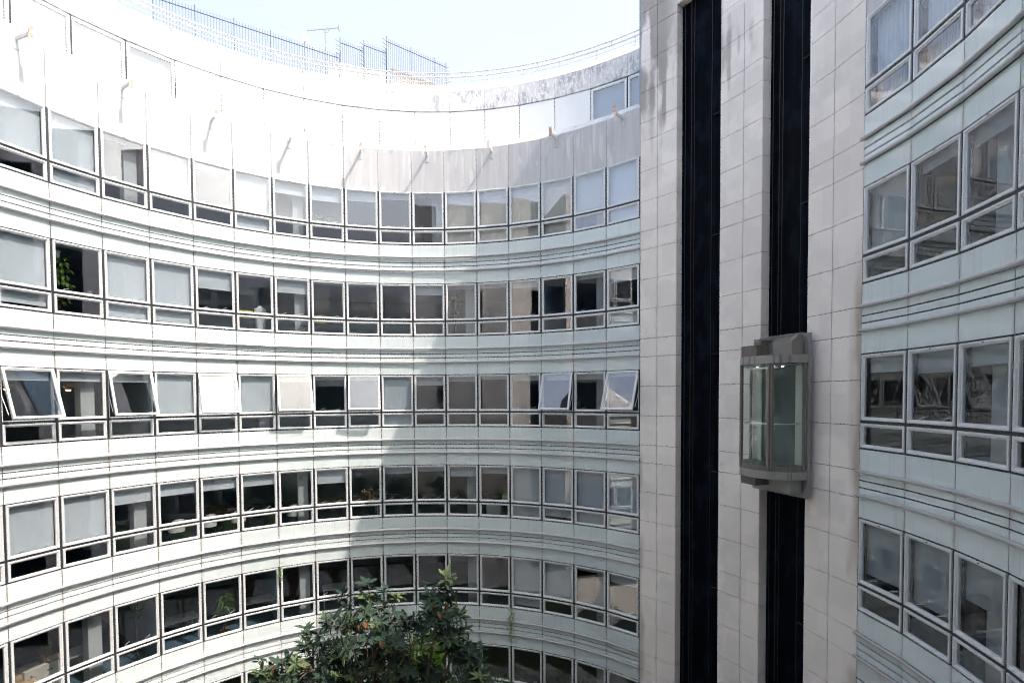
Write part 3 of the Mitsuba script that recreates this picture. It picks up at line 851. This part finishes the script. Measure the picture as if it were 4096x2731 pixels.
# ------------------------------------------------------------------ roofscape behind the curved building
Nb = thing('neighbour_building', 'beige plastered house with shallow pitched roofs just showing over the curved roof edge', 'building')
obj(Nb, 'wall', Mesh().box(-14, 4, 27.5, 38, GROUND, 15.2), 'house_plaster')
obj(Nb, 'gable_wall', Mesh().add([[-5.83, 31, 14], [-1.2, 31, 14], [-3.4, 31, 17.84], [-5.83, 31, 18.72], [-5.83, 34, 14], [-1.2, 34, 14], [-3.4, 34, 17.84], [-5.83, 34, 18.72]],
    [[0, 1, 2, 3], [4, 5, 6, 7], [0, 3, 7, 4], [1, 2, 6, 5], [3, 2, 6, 7]]), 'house_plaster')
obj(Nb, 'roof', Mesh().add([[-5.95, 30.8, 18.80], [-3.3, 30.8, 17.86], [-3.3, 34.2, 17.86], [-5.95, 34.2, 18.80], [-5.95, 30.8, 18.72], [-3.3, 30.8, 17.78], [-3.3, 34.2, 17.78], [-5.95, 34.2, 18.72]],
    [[0, 1, 2, 3], [4, 5, 6, 7], [0, 1, 5, 4], [1, 2, 6, 5], [0, 3, 7, 4]]), 'roof_zinc')
k = Mesh().add([[-8.75, 30, 18.6], [-5.95, 30.6, 18.25], [-5.95, 30.4, 17.0], [-8.9, 29.6, 17.3]], [[0, 1, 2, 3]])
obj(Nb, 'pitched_roof', k, 'coping_paint')
k = Mesh().add([[-9.25, 29.2, 17.1], [-8.72, 29.8, 18.5], [-8.5, 30.2, 18.5], [-8.0, 29.8, 17.1]], [[0, 1, 2, 3]])
k.box(-9.2, -8.0, 29.2, 30.2, 15, 17.1)
obj(Nb, 'dormer', k, 'roof_zinc')
obj(Nb, 'chimney', Mesh().box(-6.35, -5.85, 30.7, 31.3, 16.0, 18.1), 'roof_zinc')


def fence(pa, pb, ztop_, zbot, spacing, label, spikes=False):
    fk = thing('roof_fence', label, 'fence', 'iron fence panels on the roofs')
    pa, pb = np.array(pa, float), np.array(pb, float)
    Ln = np.linalg.norm(pb - pa); n = max(2, int(Ln / spacing)); d = (pb - pa) / Ln
    obj(fk, 'top_rail', Mesh().tube([[*pa, ztop_], [*pb, ztop_]], .018, 6), 'fence_iron')
    obj(fk, 'bottom_rail', Mesh().tube([[*pa, zbot + .1], [*pb, zbot + .1]], .018, 6), 'fence_iron')
    bar = shape(Mesh().tube([[0, 0, zbot], [0, 0, ztop_ + .16]], .0085, 5))
    big = shape(Mesh().tube([[0, 0, zbot], [0, 0, ztop_ + .25]], .017, 6))
    for i in range(n + 1):
        p = pa + d * Ln * i / n
        m = np.eye(4); m[:2, 3] = p
        if i % 13 == 0 or i in (0, n):
            obj(fk, 'post', big, 'fence_iron', m)
        else:
            obj(fk, 'bar', bar, 'fence_iron', m)
    if spikes:
        k_ = Mesh()
        for z in np.arange(ztop_ - 1.2, ztop_ + .2, .2):
            for (p, s) in spikes:
                q = np.array(pa if p == 0 else pb)
                k_.tube([[*q, z], [*(q + d * s * .22), z + .08]], .009, 5)
        obj(fk, 'spike', k_, 'fence_iron')


fence((-13.8, 21.95), (-7.42, 25.9), 16.2, 14.3, .112, 'long dark iron bar fence sloping across the top of the sky behind the curved roof', False)
fence((-7.40, 26.0), (-6.45, 26.65), 17.0, 14.6, .10, 'first short stepped iron fence panel, right of the aerial mast', [(0, -1)])
fence((-6.42, 26.70), (-5.47, 27.33), 17.32, 14.6, .10, 'middle short stepped iron fence panel on the roof', [(0, -1)])
fence((-5.43, 27.30), (-2.63, 29.45), 17.9, 14.9, .105, 'tallest stepped iron fence panel, furthest right on the roof', [(0, -1), (1, 1)])


def antenna(label, mast, a0, a1, n, bright):
    t = thing('roof_aerial', label, 'antenna', 'television aerials on the roofs')
    mt = 'antenna_bright' if bright else 'antenna_metal'
    obj(t, 'mast', Mesh().tube(mast, .028, 8), mt)
    a0, a1 = np.array(a0, float), np.array(a1, float)
    k_ = Mesh().tube([a0, a1], .016, 6)
    obj(t, 'boom', k_, mt)
    k_ = Mesh()
    for i in range(n):
        p = a0 + (a1 - a0) * (i + .5) / n
        k_.tube([p + [0, -.16, -.03], p + [0, .16, .13]], .006, 5)
    obj(t, 'elements', k_, mt)
    return t


t = antenna('slim dark television aerial on a tall mast, its boom level against the sky', [[-8.72, 28, 15], [-8.72, 28, 18.92]], (-9.67, 28, 18.92), (-8.01, 28, 19.05), 12, False)
k = Mesh().tube([[-8.85, 28, 18.96], [-8.8, 28, 18.84], [-8.6, 28, 18.84], [-8.5, 28, 19.0]], .012, 6).box(-8.02, -7.99, 27.9, 28.1, 18.9, 19.15)
obj(t, 'clamp', k, 'antenna_metal')
t = antenna('pale aerial with a steeply sloping boom and grid dish, left of the tall mast', [[-9.62, 28, 15], [-9.62, 28, 18.35]], (-11.1, 28, 18.9), (-9.53, 28, 18.29), 10, True)
k = Mesh()
for i in range(7):
    u = i / 6 - .5
    k.tube([[-9.75 + u * .35, 28 + .25 * u, 18.75 - .2 * abs(u)], [-9.62 + u * .05, 28, 18.3]], .006, 5)
k.tube([[-9.95, 28, 18.45], [-9.8, 28, 18.85], [-9.7, 28, 18.5], [-9.6, 28, 18.35]], .012, 5)
obj(t, 'grid_dish', k, 'antenna_bright')
antenna('pale aerial with a long boom just above the iron fence', [[-8.62, 28.1, 15], [-8.62, 28.1, 17.9]], (-10.08, 28.1, 18.42), (-8.58, 28.1, 17.80), 14, True)

# ------------------------------------------------------------------ vegetation


def leaf(length, width, fold=0.12, droop=0.2, n=4):
    """leaf along +x, in the xy plane, folded along its midrib"""
    v, f = [], []
    for i in range(n + 1):
        u = i / n; w = width * math.sin(math.pi * min(1, u * .93 + .05)) ** .8 * .5
        x = length * u; z = -droop * length * u * u
        v += [[x, -w, z + fold * w], [x, 0, z], [x, w, z + fold * w]]
    for i in range(n):
        for a_ in (0, 1):
            q = 3 * i + a_
            f.append([q, q + 3, q + 4, q + 1])
    return np.array(v), np.array(f)


def rot_to(d, roll=0.0):
    d = np.asarray(d, float); d = d / np.linalg.norm(d)
    ref = np.array([0, 0, 1.0]) if abs(d[2]) < .95 else np.array([1.0, 0, 0])
    s = np.cross(ref, d); s /= np.linalg.norm(s); u = np.cross(d, s)
    c, q = math.cos(roll), math.sin(roll)
    return np.stack([d, c * s + q * u, -q * s + c * u], 1)


def rosette(seed, n, L0, up_):
    r = np.random.RandomState(seed); m = Mesh()
    for i in range(n):
        az = i * 2.399 + r.uniform(-.3, .3); el = r.uniform(-.35, .75) + up_ * (i / n)
        d = [math.cos(az) * math.cos(el), math.sin(az) * math.cos(el), math.sin(el)]
        ln = L0 * r.uniform(.7, 1.15)
        v, f = leaf(ln, ln * r.uniform(.29, .38), .25, r.uniform(.02, .3))
        m.add(v @ rot_to(d, r.uniform(-.5, .5)).T + np.array(d) * .02 + [0, 0, -.10 * r.rand() + .02], f)
    return m


ros = [rosette(s, 12, .22, .35) for s in range(6)]
ros_shape = [shape(m, True) for m in ros]
Tr = thing('magnolia_tree', 'evergreen magnolia with large glossy dark leaves rising at the bottom of the courtyard', 'tree')
base = np.array([-2.4, 11.6, GROUND])
lobes = [((-2.75, 11.4, -5.0), (1.0, 1.0, .85)), ((-1.35, 11.4, -4.95), (.55, .6, .90)), ((-1.95, 11.6, -5.6), (1.0, 1.1, .6)), ((-4.1, 11.5, -6.0), (.85, .9, .75)),
         ((-4.9, 11.4, -6.5), (.65, .8, .65)), ((-1.0, 11.5, -5.6), (.55, .6, .6)), ((-.65, 11.3, -6.2), (.45, .6, .5)), ((-2.9, 11.8, -6.6), (1.9, 1.5, .9)), ((-2.4, 11.6, -7.8), (2.9, 2.4, 1.2)), ((-3.9, 11.9, -7.4), (1.4, 1.4, 1.0)), ((-1.1, 11.9, -7.5), (1.2, 1.3, .9))]
limbs = Mesh()
trunk = Mesh().tube([base, base + [.05, 0, 1.6], base + [-.05, -.05, 3.2], base + [.02, -.1, 4.6]], [.19, .16, .13, .10], 10)
obj(Tr, 'trunk', shape(trunk, True), 'bark')
tips = []
for li, (c_, rd) in enumerate(lobes):
    c_, rd = np.array(c_), np.array(rd)
    s0 = base + [0, 0, 2.2 + .25 * (li % 6)]
    mid_ = (s0 + c_) / 2 + nrg.uniform(-.25, .25, 3) + [0, 0, .15]
    ts_ = np.linspace(0, 1, 7)[:, None]
    pts = (1 - ts_) ** 2 * s0 + 2 * ts_ * (1 - ts_) * mid_ + ts_ ** 2 * c_
    limbs.tube(pts, np.linspace(.07, .022, 7), 7)
    n = int(34 * (rd[0] * rd[1] * rd[2]) ** (2 / 3)) + 14
    for q in range(n):
        d = nrg.normal(size=3); d /= np.linalg.norm(d)
        if d[2] < -.5:
            d[2] *= -.6
        rr = nrg.uniform(.45, 1.05) if q % 3 else nrg.uniform(.8, 1.12)
        p = c_ + d * rd * rr
        if abs(p[0] + 1.6) < .36 and -6.15 < p[2] < -5.4:
            continue
        tips.append((p, d))
        st = c_ + d * rd * rr * nrg.uniform(.0, .35) + nrg.normal(size=3) * .04
        md = (st + p) / 2 + [0, 0, -.06]
        limbs.tube([st, md, p], [.013, .010, .007], 5)
# leader shoots seen against the wall
for p in ((-1.14, 11.5, -3.98), (-1.30, 11.45, -4.15), (-2.85, 11.5, -4.1), (-2.5, 11.5, -4.25), (-3.3, 11.5, -4.6), (-4.23, 11.5, -5.1), (-3.95, 11.5, -5.2), (-.36, 11.5, -5.58), (-.6, 11.4, -5.5), (-5.25, 11.5, -5.75), (-1.0, 11.5, -4.35)):
    p = np.array(p); st = p + [nrg.uniform(-.12, .12), .05, -.9]
    limbs.tube([st, (st + p) / 2 + [.03, 0, 0], p], [.014, .011, .007], 5)
    tips.append((p, np.array([0, 0, 1.0]))); tips.append((p + [nrg.uniform(-.12, .12), nrg.uniform(-.1, .1), -.28], np.array([0, 0, 1.0])))
obj(Tr, 'limbs', shape(limbs, True), 'bark')
tips.sort(key=lambda e: e[0][1] - .35 * e[0][2])
extra = {k_: Mesh() for k_ in ('leaf_magnolia', 'leaf_magnolia_olive')}
for n, (p, d) in enumerate(tips):
    dd = d * .6 + np.array([0, 0, .55]) + nrg.normal(size=3) * .2
    m = np.eye(4); A = rot_to(dd)
    sc = nrg.uniform(.8, 1.3)
    m[:3, :3] = np.stack([A[:, 1], A[:, 2], A[:, 0]], 1) * sc; m[:3, 3] = p
    u = nrg.rand(); lm = 'leaf_magnolia' if u < .48 else ('leaf_magnolia_olive' if u < .80 else 'leaf_magnolia_pale')
    if n < 280:
        obj(Tr, 'leaf_cluster', ros_shape[n % 6], lm, m)
    else:
        extra['leaf_magnolia' if n % 2 else 'leaf_magnolia_olive'].put(ros[n % 6], m)
for lm, mm in extra.items():
    if mm.n:
        obj(Tr, 'crown', shape(mm, True), lm, kind='stuff')
rust = shape(Mesh().add(*leaf(.17, .07, .3, .2)), True)
palel = Mesh()
for i in range(3):
    v, f = leaf(.11, .022, .3, -.1)
    palel.add(v @ rot_to([.25 * math.cos(i * 2.1), .25 * math.sin(i * 2.1), 1]).T, f)
palel = shape(palel, True)
for n in range(46):
    p, d = tips[int(nrg.randint(0, 260))]
    m = np.eye(4); m[:3, :3] = rot_to([d[0] + nrg.uniform(-.6, .6), d[1] - .5, -.3 + nrg.uniform(-.8, .4)]) * nrg.uniform(.8, 1.2); m[:3, 3] = p + nrg.normal(size=3) * .06 + [0, -.06, -.03]
    obj(Tr, 'rusty_leaf', rust, 'leaf_rust', m)
for n in range(60):
    p, d = tips[int(nrg.randint(0, 260))]
    m = np.eye(4); m[:3, 3] = p + d * .05
    obj(Tr, 'young_shoot', palel, 'leaf_magnolia_pale', m)


def leafy_clump(n, ctr, rad, ln, wd, seed, up_=.3):
    r = np.random.RandomState(seed); m = Mesh()
    for i in range(n):
        d = r.normal(size=3); d /= np.linalg.norm(d)
        p = np.array(ctr) + d * np.array(rad) * r.uniform(.3, 1) ** .6
        q = d * .7 + r.normal(size=3) * .4 + [0, 0, up_]
        v, f = leaf(ln * r.uniform(.6, 1.2), wd * r.uniform(.7, 1.2), .2, r.uniform(0, .4), 3)
        m.add(v @ rot_to(q, r.uniform(-.6, .6)).T + p, f)
    return m


Sb = thing('green_shrub', 'bright yellow green shrub behind the magnolia', 'shrub')
obj(Sb, 'stems', shape(Mesh().tube([[-1.4, 12.9, GROUND], [-1.5, 12.9, -9], [-1.6, 12.9, -6.6]], [.06, .04, .015], 7).tube([[-1.4, 12.9, GROUND], [-1.9, 12.8, -9], [-2.1, 12.8, -7.2]], [.05, .03, .012], 7), True), 'bark')
mm = Mesh()
for c_, rd, n in (((-1.72, 12.9, -6.25), (.50, .45, .42), 520), ((-2.2, 12.9, -7.3), (.7, .5, .5), 300), ((-1.2, 12.9, -7.6), (.8, .5, .5), 300), ((-3.4, 12.6, -7.9), (.7, .5, .5), 240), ((-1.7, 12.9, -9), (1.2, .8, 1.0), 300)):
    mm.put(leafy_clump(n, c_, rd, .15, .045, n), np.eye(4))
obj(Sb, 'foliage', shape(mm, True), 'leaf_bright', kind='stuff')

# hedge of climbers along the foot of the facade
Hd = thing('ivy_hedge', 'low dark ivy hedge along the foot of the window wall, right of the magnolia', 'hedge')
mm, st = Mesh(), Mesh()
r_ = np.random.RandomState(5)
for i in range(2600):
    t = r_.uniform(-.15, .75); z = -10.5 + .12 * math.sin(t * 30) - abs(r_.normal()) * .5 + .05 * r_.normal()
    p = pol(R - .55 + r_.uniform(-.35, .35), t, max(z, -12.4))
    v, f = leaf(.09 * r_.uniform(.6, 1.2), .07, .15, .2, 2)
    mm.add(v @ rot_to(r_.normal(size=3) + [0, -.3, .5]).T + p, f)
for i in range(36):
    t = -.15 + .9 * i / 35; p = pol(R - .5, t, 0)
    st.tube([[p[0], p[1], GROUND], [p[0] + .05, p[1], -11.6], [p[0], p[1] + .03, -10.7]], [.02, .016, .01], 5)
obj(Hd, 'foliage', shape(mm, True), 'leaf_ivy', kind='stuff'); obj(Hd, 'stems', st, 'creeper_stem')


def vine(label, idx, z0, z1, n, seed, spread=.12):
    t = thing('creeper', label, 'vine', 'creepers on the glass bands'); r = np.random.RandomState(seed)
    zs = np.linspace(z0, z1, 9); th_ = T0 + DT * idx
    pts = [pol(R - .13 - .04 * r.rand(), th_ + r.uniform(-.5, .5) * spread / R * (1 if j else 0), z) for j, z in enumerate(zs)]
    obj(t, 'stem', Mesh().tube(pts, .006, 5), 'creeper_stem')
    m = Mesh()
    for i in range(n):
        u = r.rand(); k_ = min(7, int(u * 8)); p = pts[k_] + (pts[k_ + 1] - pts[k_]) * (u * 8 - k_)
        p = p + np.r_[r.normal(size=2) * spread * .55, r.normal() * .06]
        v, f = leaf(.07 * r.uniform(.6, 1.2), .045, .2, .3, 2)
        m.add(v @ rot_to(r.normal(size=3) + [0, -.4, .1]).T + p, f)
    obj(t, 'leaves', shape(m, True), 'leaf_indoor', kind='stuff')


vine('thin green creeper trailing down over the glass band to the right of the magnolia', 12.02, -7.75, -9.05, 120, 3)
vine('small green weed sprouting beside a window joint above the magnolia', 5.03, -5.93, -6.42, 40, 4, .07)

# ------------------------------------------------------------------ things behind the windows
at = lambda i, row, y, z: frame_at(T0 + DT * i, R + y, ztop(row) + z)     # i in bays, y metres behind the glass line
FLOOR = -HB - .22


def pot(m, parent, h, r_, mt):
    k_ = Mesh().tube([[0, 0, 0], [0, 0, h * .9], [0, 0, h]], [r_ * .75, r_, r_ * 1.08], 14)
    obj(parent, 'pot', shape(k_, 40), mt, m)


# trailing plant at the second row
Pt = thing('trailing_plant', 'big leafy green plant trailing down inside the second row window at the far left', 'plant')
r_ = np.random.RandomState(21); mm, st = Mesh(), Mesh()
for q in range(5):
    x = -.42 + .11 * q * r_.uniform(.6, 1.1); n = 10
    pts = [[x + .05 * math.sin(j * .9 + q), .32 + .05 * r_.rand(), -.35 - .17 * j * r_.uniform(.9, 1.05)] for j in range(n)]
    if q > 2:
        pts = pts[:6]
    st.tube(pts, .006, 5)
    for p in pts:
        for e in range(3):
            v, f = leaf(r_.uniform(.13, .2), .085, .2, .35, 3)
            mm.add(v @ rot_to([r_.normal(), -.5 + .3 * r_.normal(), -.4 + .3 * r_.normal()]).T + np.array(p) + r_.normal(size=3) * .03, f)
obj(Pt, 'stems', st, 'creeper_stem', at(.5, 2, .0, 0)); obj(Pt, 'leaves', shape(mm, True), 'leaf_indoor', at(.5, 2, .0, 0), kind='stuff')
pot(at(.5 - .3, 2, .35, -.42), Pt, .2, .13, 'plastic_white')


def blade_plant(name, label, m, h, n, ln, wd, seed, potm, ph=.25, pr_=.14, lm='leaf_indoor'):
    t = thing(name, label, 'plant'); r = np.random.RandomState(seed)
    pot(m, t, ph, pr_, potm)
    obj(t, 'stem', Mesh().tube([[0, 0, ph], [.01, 0, ph + h * .5], [0, 0, ph + h]], [.022, .02, .014], 7), 'creeper_stem', m)
    mm = Mesh()
    for i in range(n):
        az = i * 2.399; el = r.uniform(-.1, 1.1)
        v, f = leaf(ln * r.uniform(.7, 1.15), wd, .25, r.uniform(.4, 1.0), 5)
        mm.add(v @ rot_to([math.cos(az) * math.cos(el), math.sin(az) * math.cos(el), math.sin(el)]).T + [0, 0, ph + h * (.35 + .65 * i / n)], f)
    obj(t, 'leaves', shape(mm, True), lm, m, kind='stuff')


blade_plant('dracaena', 'bright green dracaena standing in the fifth row window left of the magnolia', at(3.62, 5, .45, FLOOR), 1.25, 46, .42, .05, 3, 'terracotta')
blade_plant('pot_plant', 'small green plant in a lime pot behind the glass of the top window row', at(6.25, 1, .3, -1.30), .10, 16, .22, .04, 4, 'pot_green', .14, .07)
blade_plant('pot_plant', 'small green plant in a pink pot behind the glass of the top window row', at(6.52, 1, .3, -1.36), .14, 20, .26, .05, 5, 'pot_pink', .14, .08)
blade_plant('leafy_plant', 'leafy green plant low behind a small second row window', at(5.85, 2, .35, -2.1), .35, 26, .2, .1, 6, 'plastic_white', .2, .12)
blade_plant('tall_plant', 'pale green tall plant behind a reflecting second row window right of the shadow edge', at(10.25, 2, .4, FLOOR), 1.5, 34, .36, .06, 8, 'terracotta')


def chair(label, m, shell, legs=True, tall=.42):
    t = thing('shell_chair', label, 'chair', 'chairs behind the windows')
    n, mseg = 12, 8; v = []
    for i in range(n + 1):
        a_ = -1.35 + 2.7 * i / n
        for j in range(mseg + 1):
            u = j / mseg
            r0_ = .24 * (1 - .12 * u); hgt = .45 + tall * u * (math.cos(a_ * .75) ** .6 if abs(a_ * .75) < 1.57 else 0)
            v.append([r0_ * math.sin(a_), r0_ * math.cos(a_) + .06 * u, hgt])
    q = [[i * (mseg + 1) + j, (i + 1) * (mseg + 1) + j, (i + 1) * (mseg + 1) + j + 1, i * (mseg + 1) + j + 1] for i in range(n) for j in range(mseg)]
    sm = Mesh().add(v, q)
    obj(t, 'backrest', shape(sm, True), shell, m)
    ring = [[.24 * math.sin(x), .24 * math.cos(x)] for x in np.linspace(0, 2 * math.pi, 17)[:-1]]
    obj(t, 'seat', Mesh().prism(ring, .42, .455), shell, m)
    for sx in (-1, 1):
        for sy in (-1, 1):
            obj(t, 'leg', Mesh().tube([[sx * .13, sy * .13, .42], [sx * .2, sy * .2, 0]], .012, 6), 'steel_dark', m)


chair('white shell chair behind the fourth row window, leftmost of the white chairs', at(2.62, 4, .75, FLOOR) @ np.diag([-1, -1, 1, 1]), 'plastic_white')
chair('white shell chair with a rounded back, second from the left in the fourth row', at(3.36, 4, .75, FLOOR) @ np.diag([-1, -1, 1, 1]), 'plastic_white')
chair('white shell chair straddling a window joint, third from the left in the fourth row', at(4.08, 4, .8, FLOOR) @ np.diag([-1, -1, 1, 1]), 'plastic_white')
chair('white chair with a low curved back, rightmost of the white chairs in the fourth row', at(5.5, 4, .7, FLOOR) @ np.diag([-1, -1, 1, 1]), 'plastic_white')
chair('white chair half hidden at the left end of the fourth row meeting room', at(.9, 4, .8, FLOOR) @ np.diag([-1, -1, 1, 1]), 'plastic_white')
chair('reddish wooden chair at the round table of the fourth row', at(4.3, 4, 1.7, FLOOR), 'chair_wood')


def table(name, label, m, rx, ry, mt, round_=True, h=.74):
    t = thing(name, label, 'table')
    if round_:
        p = [[rx * math.cos(x), ry * math.sin(x)] for x in np.linspace(0, 2 * math.pi, 33)[:-1]]
        obj(t, 'tabletop', Mesh().prism(p, h - .03, h), mt, m)
        obj(t, 'leg', Mesh().tube([[0, 0, 0.02], [0, 0, h - .03]], .04, 10), 'steel_dark', m)
        obj(t, 'foot', Mesh().prism([[.3 * math.cos(x), .3 * math.sin(x)] for x in np.linspace(0, 2 * math.pi, 21)[:-1]], 0, .02), 'steel_dark', m)
    else:
        obj(t, 'tabletop', Mesh().box(-rx, rx, -ry, ry, h - .03, h), mt, m)
        for sx in (-1, 1):
            for sy in (-1, 1):
                obj(t, 'leg', Mesh().box(sx * (rx - .05) - .025, sx * (rx - .05) + .025, sy * (ry - .05) - .025, sy * (ry - .05) + .025, 0, h - .03), 'aluminium_white', m)


table('round_table', 'round orange meeting table behind the fourth row windows', at(3.7, 4, 1.9, FLOOR), .85, .7, 'table_orange')
table('long_table', 'long yellow wooden table behind the fourth row windows left of the dried flowers', at(6.9, 4, 1.4, FLOOR), 1.3, .5, 'table_yellow', False)
for i, lb in ((2.7, 'white desk in the fifth row room left of the dracaena'), (.6, 'white desk in the fifth row room beside the coat stand'), (4.6, 'white desk in the fifth row room right of the dracaena'), (6.7, 'white desk in the fifth row room behind the magnolia top')):
    table('desk', lb, at(i, 5, 1.3, FLOOR), .6, .35, 'plastic_white', False)
# coat stand
Cs = thing('coat_stand', 'black coat stand with curved hooks behind a fifth row window', 'coat stand')
m = at(1.68, 5, .7, FLOOR)
obj(Cs, 'pole', Mesh().tube([[0, 0, 0], [0, 0, 1.72]], .028, 8), 'steel_dark', m)
k = Mesh()
for q in range(6):
    a_ = q * math.pi / 3
    for z0, ln in ((1.62, .26), (1.35, .18)):
        k.tube([[0, 0, z0], [ln * .6 * math.cos(a_), ln * .6 * math.sin(a_), z0 - .03], [ln * math.cos(a_), ln * math.sin(a_), z0 + .10]], .013, 6)
obj(Cs, 'hooks', k, 'steel_dark', m)
k = Mesh().tube([[.22 * math.cos(x), .22 * math.sin(x), .18] for x in np.linspace(0, 2 * math.pi, 25)], .012, 6)
for q in range(4):
    a_ = q * math.pi / 2
    k.tube([[0, 0, .3], [.25 * math.cos(a_), .25 * math.sin(a_), 0]], .014, 6)
obj(Cs, 'foot', k, 'steel_dark', m)
# cabinet and boxes, far left of the fifth row
Cb = thing('low_cabinet', 'cream low cabinet behind the leftmost fifth row window', 'cabinet')
m = at(-.12, 5, .9, FLOOR)
obj(Cb, 'body', Mesh().box(-.45, .42, -.25, .25, 0, .95), 'cabinet_cream', m)
obj(Cb, 'handle', Mesh().box(.05, .18, -.27, -.25, .78, .80), 'steel_dark', m)


def openbox(label, m, w, d, h):
    t = thing('cardboard_box', label, 'box')
    k_ = Mesh().box(-w, w, -d, -d + .01, 0, h).box(-w, w, d - .01, d, 0, h).box(-w, -w + .01, -d, d, 0, h).box(w - .01, w, -d, d, 0, h).box(-w, w, -d, d, 0, .01)
    obj(t, 'carton', k_, 'cardboard', m)
    obj(t, 'flap', Mesh().add([[-w, -d, h], [w, -d, h], [w, -d - .16, h - .08], [-w, -d - .16, h - .08]], [[0, 1, 2, 3]]), 'cardboard', m)
    obj(t, 'flap', Mesh().add([[-w, d, h], [w, d, h], [w, d + .1, h + .15], [-w, d + .1, h + .15]], [[0, 1, 2, 3]]), 'cardboard', m)


openbox('open cardboard box lying in front of the cream cabinet at the far left', at(-.52, 5, .62, FLOOR + .62), .2, .15, .2)
openbox('flattened open cardboard box on top of the cream cabinet', at(.06, 5, .9, FLOOR + .95), .15, .13, .16)
# pendant lamps of the third row
for i, lb in ((-.42, 'glowing brass pendant lamp seen through the leftmost open window'), (.62, 'glowing brass pendant lamp right of the leftmost open window')):
    t = thing('pendant_lamp', lb, 'lamp', 'pendant lamps of the third row'); m = at(i, 3, 1.1, -.42)
    obj(t, 'rod', Mesh().tube([[0, 0, 0], [0, 0, .72]], .008, 6), 'steel_dark', m)
    k = Mesh()
    for z, w in ((0, .16), (-.05, .12), (-.09, .08)):
        k.tube([[0, 0, z - .035], [0, 0, z]], [w * .8, w], 16)
    obj(t, 'shade', k, 'brass', m)
    key = obj(t, 'bulb', Mesh().tube([[0, 0, -.16], [0, 0, -.128]], [.045, .06], 12), 'lamp_glow', m)
    scene[key]['emitter'] = {'type': 'area', 'radiance': {'type': 'rgb', 'value': [9.0, 5.5, 2.0]}}
# coat on a stand, yellow folder, flowers, vases, boxes
Hc = thing('white_coat', 'white coat hanging in a second row window', 'coat')
v = []
prof_ = [(0, .05, .04), (-.04, .09, .06), (-.1, .20, .08), (-.35, .17, .08), (-.7, .15, .08), (-.95, .16, .08)]
k = Mesh(); n = 16
for z, rx, ry in prof_:
    v += [[rx * (1 + .12 * math.sin(5 * a_)) * math.cos(a_), ry * (1 + .2 * math.sin(4 * a_)) * math.sin(a_), z] for a_ in np.linspace(0, 2 * math.pi, n + 1)[:-1]]
k.add(v, [[i * n + j, i * n + (j + 1) % n, (i + 1) * n + (j + 1) % n, (i + 1) * n + j] for i in range(len(prof_) - 1) for j in range(n)])
obj(Hc, 'cloth', shape(k, True), 'cloth_white', at(4.70, 2, .5, -1.0)); obj(Hc, 'hanger', Mesh().tube([[0, 0, -.02], [0, 0, .10], [.03, 0, .13]], .006, 6), 'steel_dark', at(4.70, 2, .5, -1.0))
for q, (i, row, z, lb) in enumerate(((4.32, 2, -1.3, 'bright yellow folder leaning on the sill left of the white coat'), (6.3, 2, -1.32, 'yellow folder on the sill of a middle second row window'))):
    t = thing('yellow_folder', lb, 'folder', 'yellow folders on the sills')
    obj(t, 'cover', Mesh().box(-.2, .2, .3, .33, -.16, .1), 'paper_yellow', at(i, row, .1, z)); obj(t, 'pages', Mesh().box(-.19, .19, .333, .35, -.15, .09), 'cloth_white', at(i, row, .1, z))
Fv = thing('dried_flowers', 'vase of pale and orange dried flowers on the sill of a fourth row window', 'flowers')
m = at(7.62, 4, .28, -1.34)
obj(Fv, 'vase', shape(Mesh().tube([[0, 0, -.02], [0, 0, .1], [0, 0, .16], [0, 0, .2]], [.05, .07, .04, .05], 14), 40), 'terracotta', m)
r_ = np.random.RandomState(9); k, k2, k3 = Mesh(), Mesh(), Mesh()
for i in range(60):
    d = r_.normal(size=3) * [.16, .08, .1] + [0, 0, .36]
    k3.tube([[0, 0, .18], d * .9], .003, 4)
    v, f = leaf(.06, .05, .3, .2, 2)
    (k2 if i % 4 == 0 else k).add(v @ rot_to(r_.normal(size=3)).T + d, f)
obj(Fv, 'stalks', k3, 'creeper_stem', m); obj(Fv, 'pale_heads', k, 'flower_dry', m, kind='stuff'); obj(Fv, 'orange_heads', k2, 'flower_orange', m, kind='stuff')
t = thing('paper_box', 'white box standing low behind a fourth row window', 'box')
obj(t, 'body', Mesh().box(-.3, .25, .4, .75, -1.95, -1.62), 'plastic_white', at(11.4, 4, 0, 0)); obj(t, 'lid', Mesh().box(-.31, .26, .39, .76, -1.62, -1.59), 'cloth_white', at(11.4, 4, 0, 0))
t = thing('book_stack', 'stack of pale books on the sill at the right of a fourth row window', 'books')
k = 0
for q in range(5):
    obj(t, 'book', Mesh().box(-.15 + .01 * q, .15 - .008 * q, .2, .4, -1.36 + .045 * q, -1.32 + .045 * q), ('cloth_white', 'pot_green', 'plastic_white')[q % 3], at(11.78, 4, .08, 0))
# small bowls on the sill of the right building
for j, z, mt, lb in ((1.42, -1.9, 'flower_orange', 'small orange bowl on a low window sill of the right hand building'), (1.56, -1.9, 'plastic_white', 'small white bowl on a low window sill of the right hand building'), (1.82, -1.9, 'pot_green', 'green jar beside the bowls in the right hand building')):
    t = thing('sill_bowl', lb, 'bowl', 'bowls on the sill'); m = frame_at(T2 + DT2 * j, R + .2, ztop(2) + z)
    obj(t, 'bowl', shape(Mesh().tube([[0, 0, -.02], [0, 0, .03], [0, 0, .10]], [.05, .08, .095], 16), 40), mt, m); obj(t, 'rim', Mesh().tube([[.095 * math.cos(x), .095 * math.sin(x), .10] for x in np.linspace(0, 2 * math.pi, 21)], .006, 5), mt, m)
